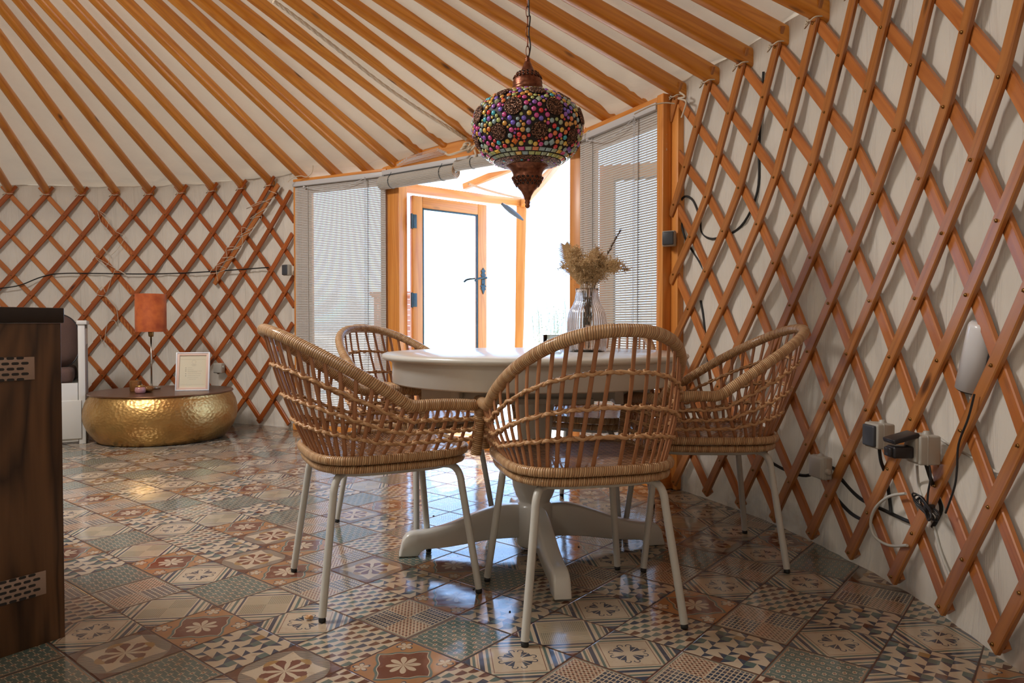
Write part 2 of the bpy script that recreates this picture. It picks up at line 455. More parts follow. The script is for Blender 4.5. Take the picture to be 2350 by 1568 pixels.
def pB(u, v, cu, cv):
    q = xor(cu > 0, cv > 0)
    n = 15.0
    ck = xor(fract(u*n) > 0.5, fract(v*n) > 0.5)
    half = mixc(minn(fract(u*n) > 0.5, fract(v*n) > 0.5), S(150, 104, 84), BROWN)
    c1 = mixc(ck, half, CREAM)
    g = maxn((fract(u*18.0)) < 0.28, (fract(v*13.0)) < 0.24)
    c2 = mixc(g, NAVY, CREAM)
    c = mixc(q, c1, c2)
    c = mixc(minn(absn(cu), absn(cv)) < 0.006, c, CREAM)
    c = border(c, cu, cv, 0.05, CREAM); c = border(c, cu, cv, 0.04, S(112, 120, 112)); c = border(c, cu, cv, 0.022, S(150, 112, 90))
    return c
def stripes(m):
    return rings(m, CREAM, [(0.50, 0.525, NAVY), (0.58, 0.615, TEAL), (0.66, 0.69, CREAM), (0.69, 0.75, NAVY), (0.80, 0.83, TEAL), (0.87, 2.0, BROWN)])
def pC(u, v, cu, cv):
    m = absn(cu)+absn(cv); a, b = cu+cv, cu-cv
    q = xor(a > 0, b > 0)
    h1 = fract(a*26.0) > 0.55; h2 = fract(b*26.0) > 0.55
    inner = mixc(mixf(q, h1, h2)*0.6, S(186, 170, 142), S(96, 96, 84))
    inner = mixc(mixf(q, h2, h1)*q*0.6, inner, S(96, 96, 84))
    out = rings(m, CREAM, [(0.47, 0.50, CREAM), (0.50, 0.55, NAVY), (0.62, 0.68, TEAL), (0.74, 0.77, S(140, 130, 112)), (0.80, 0.86, NAVY), (0.88, 2.0, BROWN)])
    return mixc(m > 0.47, inner, out)
def mixf(f, a, b): return a+(b-a)*f
def petals(cu, cv, n, r0, r1, ph=0.0, sharp=0.55):
    r = sqrtn(cu*cu+cv*cv); t = atann(cv, cu)+ph
    lobe = absn(N.m('COSINE', t*(n/2.0)))
    lim = N.m('POWER', lobe, sharp)*r1
    return (r < lim)*(r > r0)*(lobe > 0.32)
def pD(u, v, cu, cv):
    a, b = absn(cu), absn(cv); m = maxn(a, b)
    m2 = a+b
    sh = N.m('POWER', N.m('POWER', a, 0.8)+N.m('POWER', b, 0.8), 1.25)    # concave star
    lumps = sinn(atann(cv, cu)*8.0)*0.02
    p = position()
    c = mixc(noisef(p, 30.0, 3.0), ORANGE, S(150, 104, 68))
    c = mixc((m2+lumps) < 0.485, c, TEAL)
    c = mixc((m2+lumps) < 0.44, c, CREAM)
    c = mixc((m2+lumps) < 0.425, c, RED)
    c = mixc(petals(cu, cv, 8, 0.0, 0.215), c, CREAM)
    # little cream sprigs towards the corners
    da, db = a-0.36, b-0.36
    c = mixc(petals(da, db, 5, 0.0, 0.115, 0.8), c, NAVY)
    c = mixc(petals(da, db, 5, 0.0, 0.095, 0.8), c, CREAM)
    c = mixc(m2 > 0.90, c, BROWN)
    return c
def pE(u, v, cu, cv):
    n = 7.0; b = v*n; row = floorn(b); a = u*n*0.86+mod2(row)*0.5
    fa = fract(a)-0.5; fb = fract(b)
    arc = (fa*fa*3.4+fb*fb*0.9) < 0.84
    half = fa+0.08 > (fb-0.5)*0.0
    w = white(comb(floorn(a), row, 2.0))
    colr = mixc(w > 0.36, NAVY, TEAL); colr = mixc(w > 0.72, colr, BROWN)
    return mixc(arc*half, CREAM, colr)
def pF(u, v, cu, cv):
    a, b = cu+cv, cu-cv; m = absn(cu)+absn(cv)
    # four fan leaves with curled ends, on the axes of the diagonal square
    x, y = absn(cu), absn(cv)
    c = CREAM
    out = rings(m, CREAM, [(0.50, 0.55, TEAL), (0.60, 0.68, NAVY), (0.705, 0.715, S(140, 100, 80)), (0.75, 0.80, TEAL), (0.84, 2.0, NAVY)])
    mx, mn = maxn(x, y), minn(x, y)
    fan = (mn < (mx-0.05)*0.62)*(mx < (0.215-mn*0.5))*(mx > 0.07)*(mn > 0.006)
    dx, dy = mx-0.185, mn-0.105; rr = sqrtn(dx*dx+dy*dy)
    curl = band(rr, 0.028, 0.043)*((dx+dy*0.4) > -0.025)
    c = mixc(maxn(fan, curl), rgb(CREAM), NAVY)
    c = mixc(band(m, 0.445, 0.457), c, RED)
    c = mixc(m > 0.475, c, out)
    return c
def pG(u, v, cu, cv):
    n = 8.0
    a, b = u*n, v*n
    ia, ib = floorn(a), floorn(b); fa, fb = fract(a), fract(b)
    w = white(comb(ia, ib, 5.0))
    colr = mixc(w > 0.3, TEAL, BROWN); colr = mixc(w > 0.55, colr, OCHRE); colr = mixc(w > 0.68, colr, TEAL)
    ck = mod2(ia+ib) > 0.5
    ck2 = mod2(ia) > 0.5
    tri = (fa+fb) > 1.0
    tr2 = (fb-fa) > 0.0
    t = mixc(mixf(ck2, tri, tr2), NAVY, CREAM)
    c = mixc(ck, colr, t)
    c = mixc(mod2(ia+ib+ib) > 1.5, c, NAVY)
    c = mixc((1.0-ck)*(white(comb(ia, ib, 8.0)) > 0.45), c, CREAM)
    return c
def pH(u, v, cu, cv):
    a, b = cu+cv, cu-cv; r = sqrtn(cu*cu+cv*cv); t = atann(cv, cu)
    hat = fract(a*30.0) > 0.5
    c = mixc(hat, S(160, 140, 118), S(70, 78, 84))
    e = sqrtn(a*a*0.75+b*b*1.5)
    x = maxn(absn(cu), absn(cv))
    c = mixc(r > 0.53, c, BROWN)
    c = mixc((x+absn(sinn(t*4.0))*0.03) < 0.36, c, CREAM)
    c = mixc(petals(cu, cv, 4, 0.22, 0.36, PI/4*0), c, OCHRE)
    c = mixc(r < 0.27, c, CREAM)
    c = mixc(petals(cu, cv, 8, 0.02, 0.30, PI/8, 0.35), c, RED)
    lobe = absn(N.m('COSINE', (t+PI/8)*4.0)) > 0.5
    c = mixc((r < 0.27)*(r > 0.03)*lobe*(absn(sinn(t*4.0+0.4)) > 0.25), c, RED)
    c = mixc(petals(cu, cv, 8, 0.0, 0.25, 0.0, 1.4), c, CREAM)
    return c
TILES = {k: mat('tile_%s' % n, tile(f)) for k, n, f in (('A', 'teal_weave', pA), ('B', 'quartered_check', pB), ('C', 'hatched_square', pC), ('D', 'orange_flower', pD),
         ('E', 'fish_scale', pE), ('F', 'blue_fans', pF), ('G', 'harlequin', pG), ('H', 'red_rosette', pH))}
TK = list(TILES)
TS, TTH, TX, TY = 0.1992, 0.6775, -0.0615, 2.4336
KNOWN = {(0,0):'A',(0,1):'D',(0,2):'B',(1,1):'G',(1,2):'A',(1,0):'E',(2,1):'C',(1,-1):'B',(2,0):'F',(2,2):'F',(1,3):'D',(0,3):'E',(-1,3):'F',(-1,2):'E',(-2,3):'C',
 (-1,4):'G',(0,4):'H',(-2,4):'D',(-3,3):'A',(-2,2):'B',(-3,2):'D',(-4,3):'F',(-3,4):'C',(-4,4):'B',(-5,4):'A',(-5,3):'D',(-1,5):'A',(-2,5):'H',(-3,5):'F',(-4,5):'E',
 (-2,6):'A',(3,-1):'D',(3,0):'E',(3,-2):'F',(2,-1):'G',(2,-2):'B',(3,-3):'B',(4,-2):'E',(4,-1):'B',(4,0):'G',(4,1):'B',(3,1):'F',(3,2):'B',(2,3):'E',(5,0):'A',(5,-1):'F',
 (5,-2):'G',(5,-3):'B',(6,-2):'F',(6,-1):'G',(6,-3):'E',(4,-3):'F',(4,-4):'A',(3,-4):'F',(2,-3):'A',(5,-4):'H',(-4,2):'H',(-5,2):'G',(-6,3):'C',(-6,4):'G',(-6,2):'E',(-2,1):'H',(-1,1):'G',(-3,1):'B'}
def tile_xy(i, j):
    return (TS*(cos(TTH)*i-sin(TTH)*j)+TX, -TS*(sin(TTH)*i+cos(TTH)*j)+TY)

# ------------------------------------------------------------------ the plan of the wall
LC, LR_, RC, RR_ = (-3.667, 2.5918), 3.6, (-2.1969, 1.9665), 3.4065
PHL, PHR = 0.571, 1.069
def WL(ph, o=0.0): return (LC[0]+(LR_+o)*sin(ph), LC[1]+(LR_+o)*cos(ph))
def WR(ph, o=0.0): return (RC[0]+(RR_+o)*sin(ph), RC[1]+(RR_+o)*cos(ph))
P0, P1, P2, P3 = Vector((-1.721, 5.621, 0)), Vector((-0.912, 5.22, 0)), Vector((0.425, 4.295, 0)), Vector((0.787, 3.606, 0))
def plan(o=0.0, step=0.02):
    left = []; n = int((PHL+PI/2)*LR_/step)
    for i in range(n+1): left.append(WL(-PI/2+(PHL+PI/2)*i/n, o))
    right = []; n = int((PI-PHR)*RR_/step)
    for i in range(n+1): right.append(WR(PHR+(PI-PHR)*i/n, o))
    back = []; a, b = RC[0]-(LC[0]-LR_), LC[1]-(RC[1]-RR_)
    for i in range(1, 200):
        t = PI/2*(1-i/200); back.append((RC[0]-(a+o)*cos(t), LC[1]-(b+o)*sin(t)))
    return left, right, back
_l, _r, _b = plan()
OUTLINE = _l[::4]+[tuple(P1[:2]), tuple(P2[:2])]+_r[::4]+_b[::3]
APEX = Vector((-2.95, 2.15, 3.49)); WTOP = 2.02
_ang = []
for x, y in [(p[0], p[1]) for p in _l+[tuple(lerp(P0, P1, k/30)[:2]) for k in range(1, 31)]+[tuple(lerp(P1, P2, k/50)[:2]) for k in range(1, 51)]+[tuple(lerp(P2, P3, k/30)[:2]) for k in range(1, 30)]+_r+_b]:
    _ang.append((math.atan2(y-APEX.y, x-APEX.x), math.hypot(x-APEX.x, y-APEX.y), x, y))
_ang.sort()
def wall_r(a):
    lo, hi = 0, len(_ang)-1
    if a <= _ang[0][0] or a >= _ang[-1][0]: return _ang[0][1]
    while hi-lo > 1:
        m = (lo+hi)//2
        if _ang[m][0] <= a: lo = m
        else: hi = m
    t = (a-_ang[lo][0])/max(1e-9, _ang[hi][0]-_ang[lo][0])
    return lerp(_ang[lo][1], _ang[hi][1], t)
def roof_z(x, y, off=0.0):
    r = math.hypot(x-APEX.x, y-APEX.y); R = wall_r(math.atan2(y-APEX.y, x-APEX.x))
    return APEX.z+(WTOP-APEX.z)*r/R+off
def inside(x, y, m=0.0):
    r = math.hypot(x-APEX.x, y-APEX.y); return r < wall_r(math.atan2(y-APEX.y, x-APEX.x))+m

mb = MB(); tr = random.Random(11); lay = {}
for j in range(-30, 34):
    for i in range(-34, 30):
        c = tile_xy(i+0.5, j+0.5)
        if not inside(c[0], c[1], 0.13): continue
        k = KNOWN.get((i, j))
        if k is None:
            bad = {lay.get((i-1, j)), lay.get((i, j-1))}
            k = tr.choice([q for q in 'AABBCDDEFFGGEH' if q not in bad])
        lay[(i, j)] = k
        q = [tile_xy(i, j), tile_xy(i+1, j), tile_xy(i+1, j+1), tile_xy(i, j+1)]
        vs = [(a, b, 0.0) for a, b in q][::-1]
        e = 0.0005; uvq = [(e, e), (1-e, e), (1-e, 1-e), (e, 1-e)][::-1]
        mb.add(vs, [(0, 1, 2, 3)] if True else None, [uvq], TK.index(k), False)
floor = mb.build('floor', [TILES[k] for k in TK], kind='structure')
if floor.data.polygons[0].normal.z < 0: floor.data.flip_normals()
# ------------------------------------------------------------------ wall canvas
def canvas_band(name, pts, nrm, z0, z1, m, seed, amp=0.016, nz=26):
    mb = MB(); vs = []; fs = []; uvs = []
    s = 0.0; n = len(pts)
    for i, (p, q) in enumerate(zip(pts, nrm)):
        if i: s += math.hypot(p[0]-pts[i-1][0], p[1]-pts[i-1][1])
        for k in range(nz+1):
            t = k/nz; z = lerp(z0, z1, t)
            f = noise.noise(Vector((s*7.0+seed, z*0.55, seed)))*0.6+noise.noise(Vector((s*17.0+z*1.1, z*0.8+3, seed)))*0.4
            f += 0.5*noise.noise(Vector((s*1.5, z*2.5, seed+5)))
            puff = 0.6*sin(PI*min(1, t*1.05))
            low = 0.03*max(0, 1-z/0.16)*(0.5+0.5*noise.noise(Vector((s*4, 2, seed))))
            o = 0.032+amp*f*(0.55+puff)-low*0.6
            vs.append((p[0]+q[0]*o, p[1]+q[1]*o, z)); 
    for i in range(n-1):
        for k in range(nz):
            a = i*(nz+1)+k; fs.append((a, a+nz+1, a+nz+2, a+1))
    mb.add(vs, fs, [[(0.02*(f_//(nz+1)), 0.08*(f_ % (nz+1))) for f_ in f] for f in fs])
    return mb.build(name, m, kind='structure')
L, Rr, Bk = plan(0.0, 0.014)
nl = [((x-LC[0])/LR_, (y-LC[1])/LR_) for x, y in L]; nr = [((x-RC[0])/RR_, (y-RC[1])/RR_) for x, y in Rr]
canvas_band('wall_left', L, nl, 0.0, 2.06, canvas_wall, 1.3, 0.026)
canvas_band('wall_right', Rr, nr, 0.0, 2.06, canvas_wall, 9.1, 0.026)
bk = [Rr[-1]]+Bk[::-1]+[L[0]]
nb = []
for i, p in enumerate(bk):
    a = bk[max(0, i-1)]; b = bk[min(len(bk)-1, i+1)]; d = Vector((b[0]-a[0], b[1]-a[1], 0)).normalized(); nb.append((d.y, -d.x))
if nb[100][0]*(bk[100][0]-APEX.x)+nb[100][1]*(bk[100][1]-APEX.y) < 0: nb = [(-a, -b) for a, b in nb]
canvas_band('wall_back', bk, nb, 0.0, 2.06, canvas_wall, 4.0, 0.012, 8)

# ------------------------------------------------------------------ roof canvas: a cone with gathered eaves and a round opening at the crown
CROWN_R = 0.62
mb = MB(); ring = []
NA = 560
vs = []; NR = 46
for ia in range(NA):
    a = -PI+2*PI*ia/NA; R = wall_r(a)+0.05
    vs.append((APEX.x+(R+0.05)*cos(a), APEX.y+(R+0.05)*sin(a), 1.90 if not (-0.30 < a-0.62 < 0.65) else 2.0))
    for k in range(NR+1):
        t = (k/NR)**1.7; r = lerp(R, CROWN_R, t)
        z = APEX.z+(WTOP-APEX.z)*r/wall_r(a)+0.055
        s = a*3.8
        eave = math.exp(-(R-r)/0.38)
        z += eave*0.034*noise.noise(Vector((s*3.0, (R-r)*20.0+noise.noise(Vector((s*2, 1, 1)))*2, 2.0)))
        z -= 0.012*math.exp(-(R-r)/0.8)*abs(sin(s*5.3))
        z += 0.008*noise.noise(Vector((s*5.0, r*3.0, 7.0)))
        vs.append((APEX.x+r*cos(a), APEX.y+r*sin(a), z))
fs = []
for ia in range(NA):
    ib = (ia+1) % NA
    for k in range(NR+1):
        fs.append((ia*(NR+2)+k, ib*(NR+2)+k, ib*(NR+2)+k+1, ia*(NR+2)+k+1))
mb.add(vs, fs)
ceil_o = mb.build('ceiling', canvas_roof, kind='structure')

# crown ring that the poles run up to
mb = MB(); pts = [(APEX.x+CROWN_R*cos(2*PI*i/64), APEX.y+CROWN_R*sin(2*PI*i/64), APEX.z+(WTOP-APEX.z)*CROWN_R/4.0+0.01) for i in range(64)]
mb.sweep(pts, rrect(0.07, 0.10, 0.01), closed=True, up=(0, 0, 1))
tag(mb.build('crown_ring', pine_roof), 'round varnished crown ring that all the roof poles run up to', 'crown ring')

# ------------------------------------------------------------------ lattice walls
ZR = [1.9600, 1.784, 1.608, 1.436, 1.261, 1.087, 0.911, 0.732, 0.551, 0.378, 0.211, 0.045]
SR = [0, -.0235, -.0468, -.0700, -.1026, -.1389, -.1752, -.2115, -.2479, -.2814, -.3127, -.3427]
def interp(A, j):
    if j <= 0: return A[0]+(A[1]-A[0])*j
    if j >= len(A)-1: return A[-1]+(A[-1]-A[-2])*(j-len(A)+1)
    i = int(j); return lerp(A[i], A[i+1], j-i)
class Khana:
    def __init__(s, C, R, ph0, dph, Z, SH): s.C, s.R, s.ph0, s.dph, s.Z, s.SH = C, R, ph0, dph, Z, SH
    def phi(s, n, j): return s.ph0+n*s.dph+interp(s.SH, j)
    def pt(s, ph, z, o=0.0): return Vector((s.C[0]+(s.R+o)*sin(ph), s.C[1]+(s.R+o)*cos(ph), z))
    def nrm(s, ph): return Vector((sin(ph), cos(ph), 0))
LATH = rrect(0.0155, 0.041, 0.003, 1)
lr = random.Random(5)
def lath(K, n, front, lo, hi, j0, j1, parent, m, bolts=True):
    """one lath following rows j0..j1, cut where the azimuth leaves [lo, hi]"""
    js = [j0+(j1-j0)*k/60 for k in range(61)]
    pts = []; out = []
    for j in js:
        ph = K.phi(n if front else n+j, j) if front else K.ph0+(n+j)*K.dph+interp(K.SH, j)
        z = interp(K.Z, j)
        if lo <= ph <= hi and z > 0.003:
            off = -0.008 if front else 0.008
            pts.append(K.pt(ph, z, off)); out.append((ph, j))
    if len(pts) < 5: return None
    w = lr.uniform(-0.0015, 0.0015)
    for k in range(len(pts)):
        pts[k] += K.nrm(out[k][0])*(0.0012*noise.noise(Vector((n*3.1, out[k][1]*0.8, 1.0 if front else 9.0))))
    sc = [(1.0, 1.0+0.06*noise.noise(Vector((n*7.7, o[1]*1.3, 4)))) for o in out]
    if out[0][1] < 0.02:      # tapered head above the first bolt
        sc = [(1.0, (0.62+0.38*min(1, max(0, (o[1]+0.18)/0.2))) if o[1] < 0.05 else s_[1]) for o, s_ in zip(out, sc)]
    mb = MB(); mb.sweep(pts, LATH, up=lambda i: K.nrm(out[i][0]), scale=sc, smooth=False)
    o = mb.build('lath', m, parent)
    if front and bolts:
        b = MB(); k = 0
        for j in range(12):
            ph = K.phi(n, j)
            if lo+0.006 < ph < hi-0.004 and out[0][1]-0.05 <= j <= out[-1][1]+0.05:
                p = K.pt(ph, K.Z[j], -0.0165); nn = -K.nrm(ph); x = Vector((0, 0, 1)); M = Matrix((x, nn.cross(x), nn)).transposed()
                b.lathe([(0.0, -0.002), (0.0048, -0.002), (0.0052, 0.0015), (0.003, 0.0035), (0, 0.004)], p, 8, M=M)
                b.box(p+nn*0.004, (0.003, 0.0065, 0.003), M @ rotz(lr.uniform(0, 3)))
                k += 1
        if k: b.build('bolt_row', brass, o)
    return o
KR = Khana(RC, RR_, 1.02131, 0.068977, ZR, SR)
lw = empty('lattice_wall', KR.pt(1.3, 0), 0, 'brown wooden lattice wall section right of the door, opening widely towards the camera', 'lattice wall')
def under(e, f):
    """parts are built in world space: give them the parent and undo its offset"""
    f.matrix_parent_inverse = Matrix.Translation(-Vector(e.location)); return f
HI_R = 2.02
for n in range(1, 20):
    o = lath(KR, n, True, PHR+0.005, HI_R, -0.42, 11.27, lw, pine_lath_r)
    if o: under(lw, o)
for n in range(-12, 15):
    o = lath(KR, n, False, PHR-0.002, HI_R, -0.40, 11.27, lw, pine_back)
    if o: under(lw, o)
ZL = [1.9664-0.1746*j for j in range(12)]
KB = Khana(LC, LR_, 0.1413-4*0.0866, 0.0866, ZL, [-0.0426*j for j in range(12)])
KA = Khana(LC, LR_, 0.0538-3*0.0822, 0.0822, ZL, [-0.0426*0.0822/0.0866*j for j in range(12)])
lw2 = empty('lattice_wall', KB.pt(0.3, 0), 0, 'reddish lattice wall section between the lashed seam and the left window blind', 'lattice wall')
SEAM = 0.055
for n in range(4, 18):
    o = lath(KB, n, True, SEAM-0.06, PHL-0.004, -0.42, 11.27, lw2, pine_lath_l)
    if o: under(lw2, o)
for n in range(-8, 10):
    o = lath(KB, n, False, SEAM-0.055, PHL-0.002, -0.40, 11.27, lw2, pine_lath_l)
    if o: under(lw2, o)
lw3 = empty('lattice_wall', KA.pt(-0.3, 0), 0, 'orange-brown lattice wall section at the far left behind the dark counter and daybed', 'lattice wall')
for n in range(-6, 12):
    o = lath(KA, n, True, -0.75, SEAM+0.012, -0.42, 11.27, lw3, pine_lath_l)
    if o: under(lw3, o)
for n in range(-14, 8):
    o = lath(KA, n, False, -0.75, SEAM+0.045, -0.40, 11.27, lw3, pine_back)
    if o: under(lw3, o)

# spare lath lashed beside another with crossing string, left of the window
def on_left(px, py, o):   # point on the left wall cylinder seen at a pixel
    d = ray(px, py); t = 1.0; best = None
    for k in range(4000):
        t = 3.0+k*0.0012; p = EYE+d*t; r = math.hypot(p.x-LC[0], p.y-LC[1])
        if r >= LR_+o and p.y > LC[1]: return p
def on_right(px, py, o):
    d = ray(px, py)
    for k in range(6000):
        t = 0.8+k*0.0008; p = EYE+d*t
        if math.hypot(p.x-RC[0], p.y-RC[1]) >= RR_+o and p.x > -0.2: return p
sp = [on_left(lerp(639, 492, t), lerp(424, 652, t), -0.024) for t in [k/20 for k in range(21)]]
mb = MB(); mb.sweep(sp, LATH, up=lambda i: Vector((sp[i].x-LC[0], sp[i].y-LC[1], 0)).normalized())
tag(mb.build('spare_lath', pine_back), 'pale spare lath tied alongside the lattice with crossing string near the window', 'lath')
def string(name, pts, r, m, label, cat, group=None, n=6, parent=None):
    mb = MB(); mb.sweep(spline(pts, n), [(r*cos(2*PI*i/6), r*sin(2*PI*i/6)) for i in range(6)])
    return tag(mb.build(name, m, parent), label, cat, group)
zz = [(617, 438), (634, 450), (566, 479), (600, 462), (618, 472), (574, 502), (601, 496), (585, 520), (542, 545), (576, 533), (554, 523), (556, 562), (521, 575), (552, 569), (520, 568), (521, 590), (510, 592), (538, 591), (495, 610), (483, 629), (520, 618), (497, 612), (500, 645)]
string('lashing_string', [on_left(x, y, -0.034) for x, y in zz], 0.0022, cord_white, 'thin white string criss-crossed down the spare lath near the window', 'string', n=3)
zz = [(225, 482), (248, 500), (243, 528), (232, 512), (226, 484), (266, 532), (288, 543), (255, 586), (235, 567), (252, 588), (243, 610), (219, 590), (290, 632), (264, 620), (245, 672), (235, 658), (222, 676), (250, 683), (268, 712), (271, 750), (262, 735), (246, 745), (238, 790), (230, 772)]
string('lashing_string', [on_left(x, y, -0.028) for x, y in zz], 0.0022, cord_white, 'thin white string zigzagging down the lattice seam behind the daybed', 'string', n=3)

# ------------------------------------------------------------------ roof poles
def plan_hit(px, py, z):
    """where the wall plan is seen at column px at height z"""
    best = None
    pts = [(q[2], q[3]) for q in _ang if q[3] > 0.6 and q[2] > -7.2]
    for x, y in pts:
        u, v = to_px((x, y, z))
        if y > 0 and (best is None or abs(u-px) < best[0]): best = (abs(u-px), x, y)
    return Vector((best[1], best[2], z))
ends = []
for n in range(-4, 4): ends.append((KA.phi(n, 0.0), 'A'))
for n in range(4, 9): ends.append((KB.phi(n, 0.0), 'B'))
poles = []
for ph, k in ends:
    x, y = WL(ph); poles.append(('l', x, y, ph))
for px in (694, 764, 839, 904, 964, 1024, 1088, 1152, 1224, 1302, 1386, 1456):
    p = plan_hit(px, 400, 2.04); poles.append(('d', p.x, p.y, 0))
for n in range(1, 12): 
    ph = KR.phi(n, 0.0); x, y = WR(ph); poles.append(('r', x, y, ph))
ORD = ['first', 'second', 'third', 'fourth', 'fifth', 'sixth', 'seventh', 'eighth', 'ninth', 'tenth', 'eleventh', 'twelfth']
li = len(ends); di = 0; ri = 0
for kind, x, y, ph in poles:
    out = Vector((x-APEX.x, y-APEX.y, 0)); R = out.length; out.normalize()
    zt = 2.012
    if kind == 'd': zt = 2.015 if x < P1.x+0.1 else (2.09 if x < P2.x+0.02 else 2.045)
    if kind == 'd' and P1.x+0.1 <= x < P1.x+0.3: zt = 2.06
    ext = {'l': 0.055, 'd': 0.10, 'r': 0.10}[kind]
    z_end = zt
    slope = (APEX.z-zt-0.012)/R
    a = Vector((x, y, zt))+out*ext; a.z -= slope*ext
    shift = -({'l': [.1, .1, .1, .08, .07, .07, .04, .08, .03, .03, .03, .05, .09], 'd': [.10, .10, .05, .05, .0, .0, .05, .08, .06, .04, .12, .15], 'r': [.14, .18, .22, .25]+[.25]*12}[kind][len(ends)-li if kind == 'l' else (di if kind == 'd' else ri)])
    b = Vector((APEX.x, APEX.y, 0))+out*CROWN_R+Vector((-out.y, out.x, 0))*shift; b.z = zt+slope*(R-CROWN_R)
    n = 26; pts = []
    seed = x*3.3+y
    side = Vector((-out.y, out.x, 0))
    for i in range(n+1):
        t = i/n; p = a.lerp(b, t)
        w = sin(PI*t)
        p = p+side*(0.016*noise.noise(Vector((seed, t*1.3, 0.0)))*w)+Vector((0, 0, 0.012*noise.noise(Vector((seed, t*1.5, 7.0)))*w))
        pts.append(p)
    sc = [1+0.07*noise.noise(Vector((seed, i*0.22, 3.0))) for i in range(n+1)]
    prof = rrect(0.068, 0.056, 0.018, 4) if kind != 'r' else rrect(0.078, 0.052, 0.014, 3)
    if kind == 'l': prof = rrect(0.064, 0.060, 0.029, 5)
    mb = MB(); mb.sweep(pts, prof, up=(0, 0, 1), scale=sc)
    if kind == 'l':
        li -= 1; lab = 'varnished roof pole tied to the %s lattice head counting left from the window' % ORD[min(li, 11)]
        g = 'roof poles over the left lattice'
    elif kind == 'd':
        lab = 'varnished roof pole, %s from the left of those resting on the door header' % ORD[di]; di += 1; g = 'roof poles over the door frame'
    else:
        lab = 'varnished roof pole tied to the %s right-hand lattice head from the door' % ORD[ri]; ri += 1; g = 'roof poles over the right lattice'
    po = tag(mb.build('roof_pole', pine_roof), lab, 'roof pole', g)
    if kind in 'lr' and (kind == 'l' or ri < 7):
        # loop of cord from the pole end round the lattice head
        K = KA if (kind == 'l' and ph < SEAM+0.02) else (KB if kind == 'l' else KR)
        tip = Vector((x, y, zt-0.01))+out*0.035
        tang = Vector((cos(ph), -sin(ph), 0)); nn = Vector((sin(ph), cos(ph), 0))
        base = Vector((x, y, zt))
        s1 = [tip+tang*0.02+Vector((0, 0, -0.02)), base+tang*0.030-nn*0.022+Vector((0, 0, -0.040)), base+tang*0.006-nn*0.030+Vector((0, 0, -0.045)), base-tang*0.028-nn*0.018+Vector((0, 0, -0.03)), base-tang*0.035+nn*0.012+Vector((0, 0, -0.02))]
        mb = MB(); mb.sweep(spline(s1, 5), 0.0028)
        for q in range(3):
            c = base-tang*(0.030+0.005*q)-nn*0.016+Vector((0, 0, -0.035-0.006*q))
            mb.sweep([c+Vector((0.006*cos(w), 0.006*sin(w*1.0), 0.007*sin(w+q))) for w in [2*PI*k/10 for k in range(10)]], 0.0025, closed=True)
        mb.build('tie_cord', cord_white, po)
# ------------------------------------------------------------------ the straight front: header, posts, sill
Z1 = Vector((0, 0, 1))
def seg_frame(a, b):
    d = (b-a); L = d.length; d = d/L; nin = Vector((d.y, -d.x, 0))      # nin points into the room
    if nin.y > 0: nin = -nin
    return d, nin, L, Matrix((d, -nin, Z1)).transposed()
def post(name, p, d, w, dep, z0, z1, m=pine_frame, off=0.0, bev=0.004):
    dd, nin = d; M = Matrix((dd, -nin, Z1)).transposed()
    mb = MB(); mb.box((p.x-nin.x*off, p.y-nin.y*off, (z0+z1)/2), (w, dep, z1-z0), M, 0, bev)
    return mb.build(name, m, kind='structure')
dA, nA, lA, MA = seg_frame(P0, P1); dB, nB, lB, MB_ = seg_frame(P1, P2); dC, nC, lC, MC = seg_frame(P2, P3)
ZH = 1.965
post('trim_1', P0+dA*0.02, (dA, nA), 0.05, 0.10, 0.0, ZH, off=0.03)
post('trim_2', P1+dB*0.055, (dB, nB), 0.125, 0.09, 0.0, ZH, off=0.03)
post('trim_3', P2-dB*0.035, (dB, nB), 0.085, 0.09, 0.0, ZH+0.02, off=0.03)
post('trim_4', P3+dC*0.015, (dC, nC), 0.05, 0.11, 0.0, ZH+0.03, off=0.0)
# narrow pale post on the wall side of the right-hand window frame
q = P3+Vector((0.055, -0.045, 0)); post('trim_5', q, ((Vector(WR(PHR-0.02)+(0,))-Vector(WR(PHR+0.02)+(0,))).normalized(), nC), 0.05, 0.06, 0.0, ZH-0.03, off=0.0)
# headers
def beam(name, a, b, z0, z1, dep, m=pine_frame, bev=0.004, off=0.03):
    d, nin, L, M = seg_frame(a, b); c = (a+b)/2
    mb = MB(); mb.box((c.x-nin.x*off, c.y-nin.y*off, (z0+z1)/2), (L, dep, z1-z0), M, 0, bev)
    return mb.build(name, m, kind='structure')
beam('trim_6', P0, P1, ZH, ZH+0.022, 0.12); beam('trim_7', P2-dB*0.02, P3, ZH+0.005, ZH+0.035, 0.12)
# the middle header is deeper and steps up
mb = MB(); d, nin, L, M = dB, nB, lB, MB_
prof = [(-L/2-0.09, -0.02), (-L/2-0.07, 0.015), (-L/2-0.03, 0.035), (-L/2+0.02, 0.040), (-L/2+0.20, 0.075), (-L/2+0.40, 0.115), (0, 0.13), (L/2-0.1, 0.085), (L/2+0.03, 0.060), (L/2+0.03, -0.02)]
c = (P1+P2)/2-nB*0.03
vs = []
for s_ in (-0.05, 0.05):
    for x, zz_ in prof: vs.append(M @ Vector((x, s_, zz_+ZH))+Vector((c.x, c.y, 0)))
n = len(prof); fs = [tuple(range(n)), tuple(range(2*n-1, n-1, -1))]+[(i, (i+1) % n, (i+1) % n+n, i+n) for i in range(n)]
mb.add(vs, fs, [[((M.transposed() @ (vs[i]-c)).x, vs[i].z) for i in f] for f in fs], 0, False)
bmh = mb.build('trim_8', pine_frame, kind='structure')
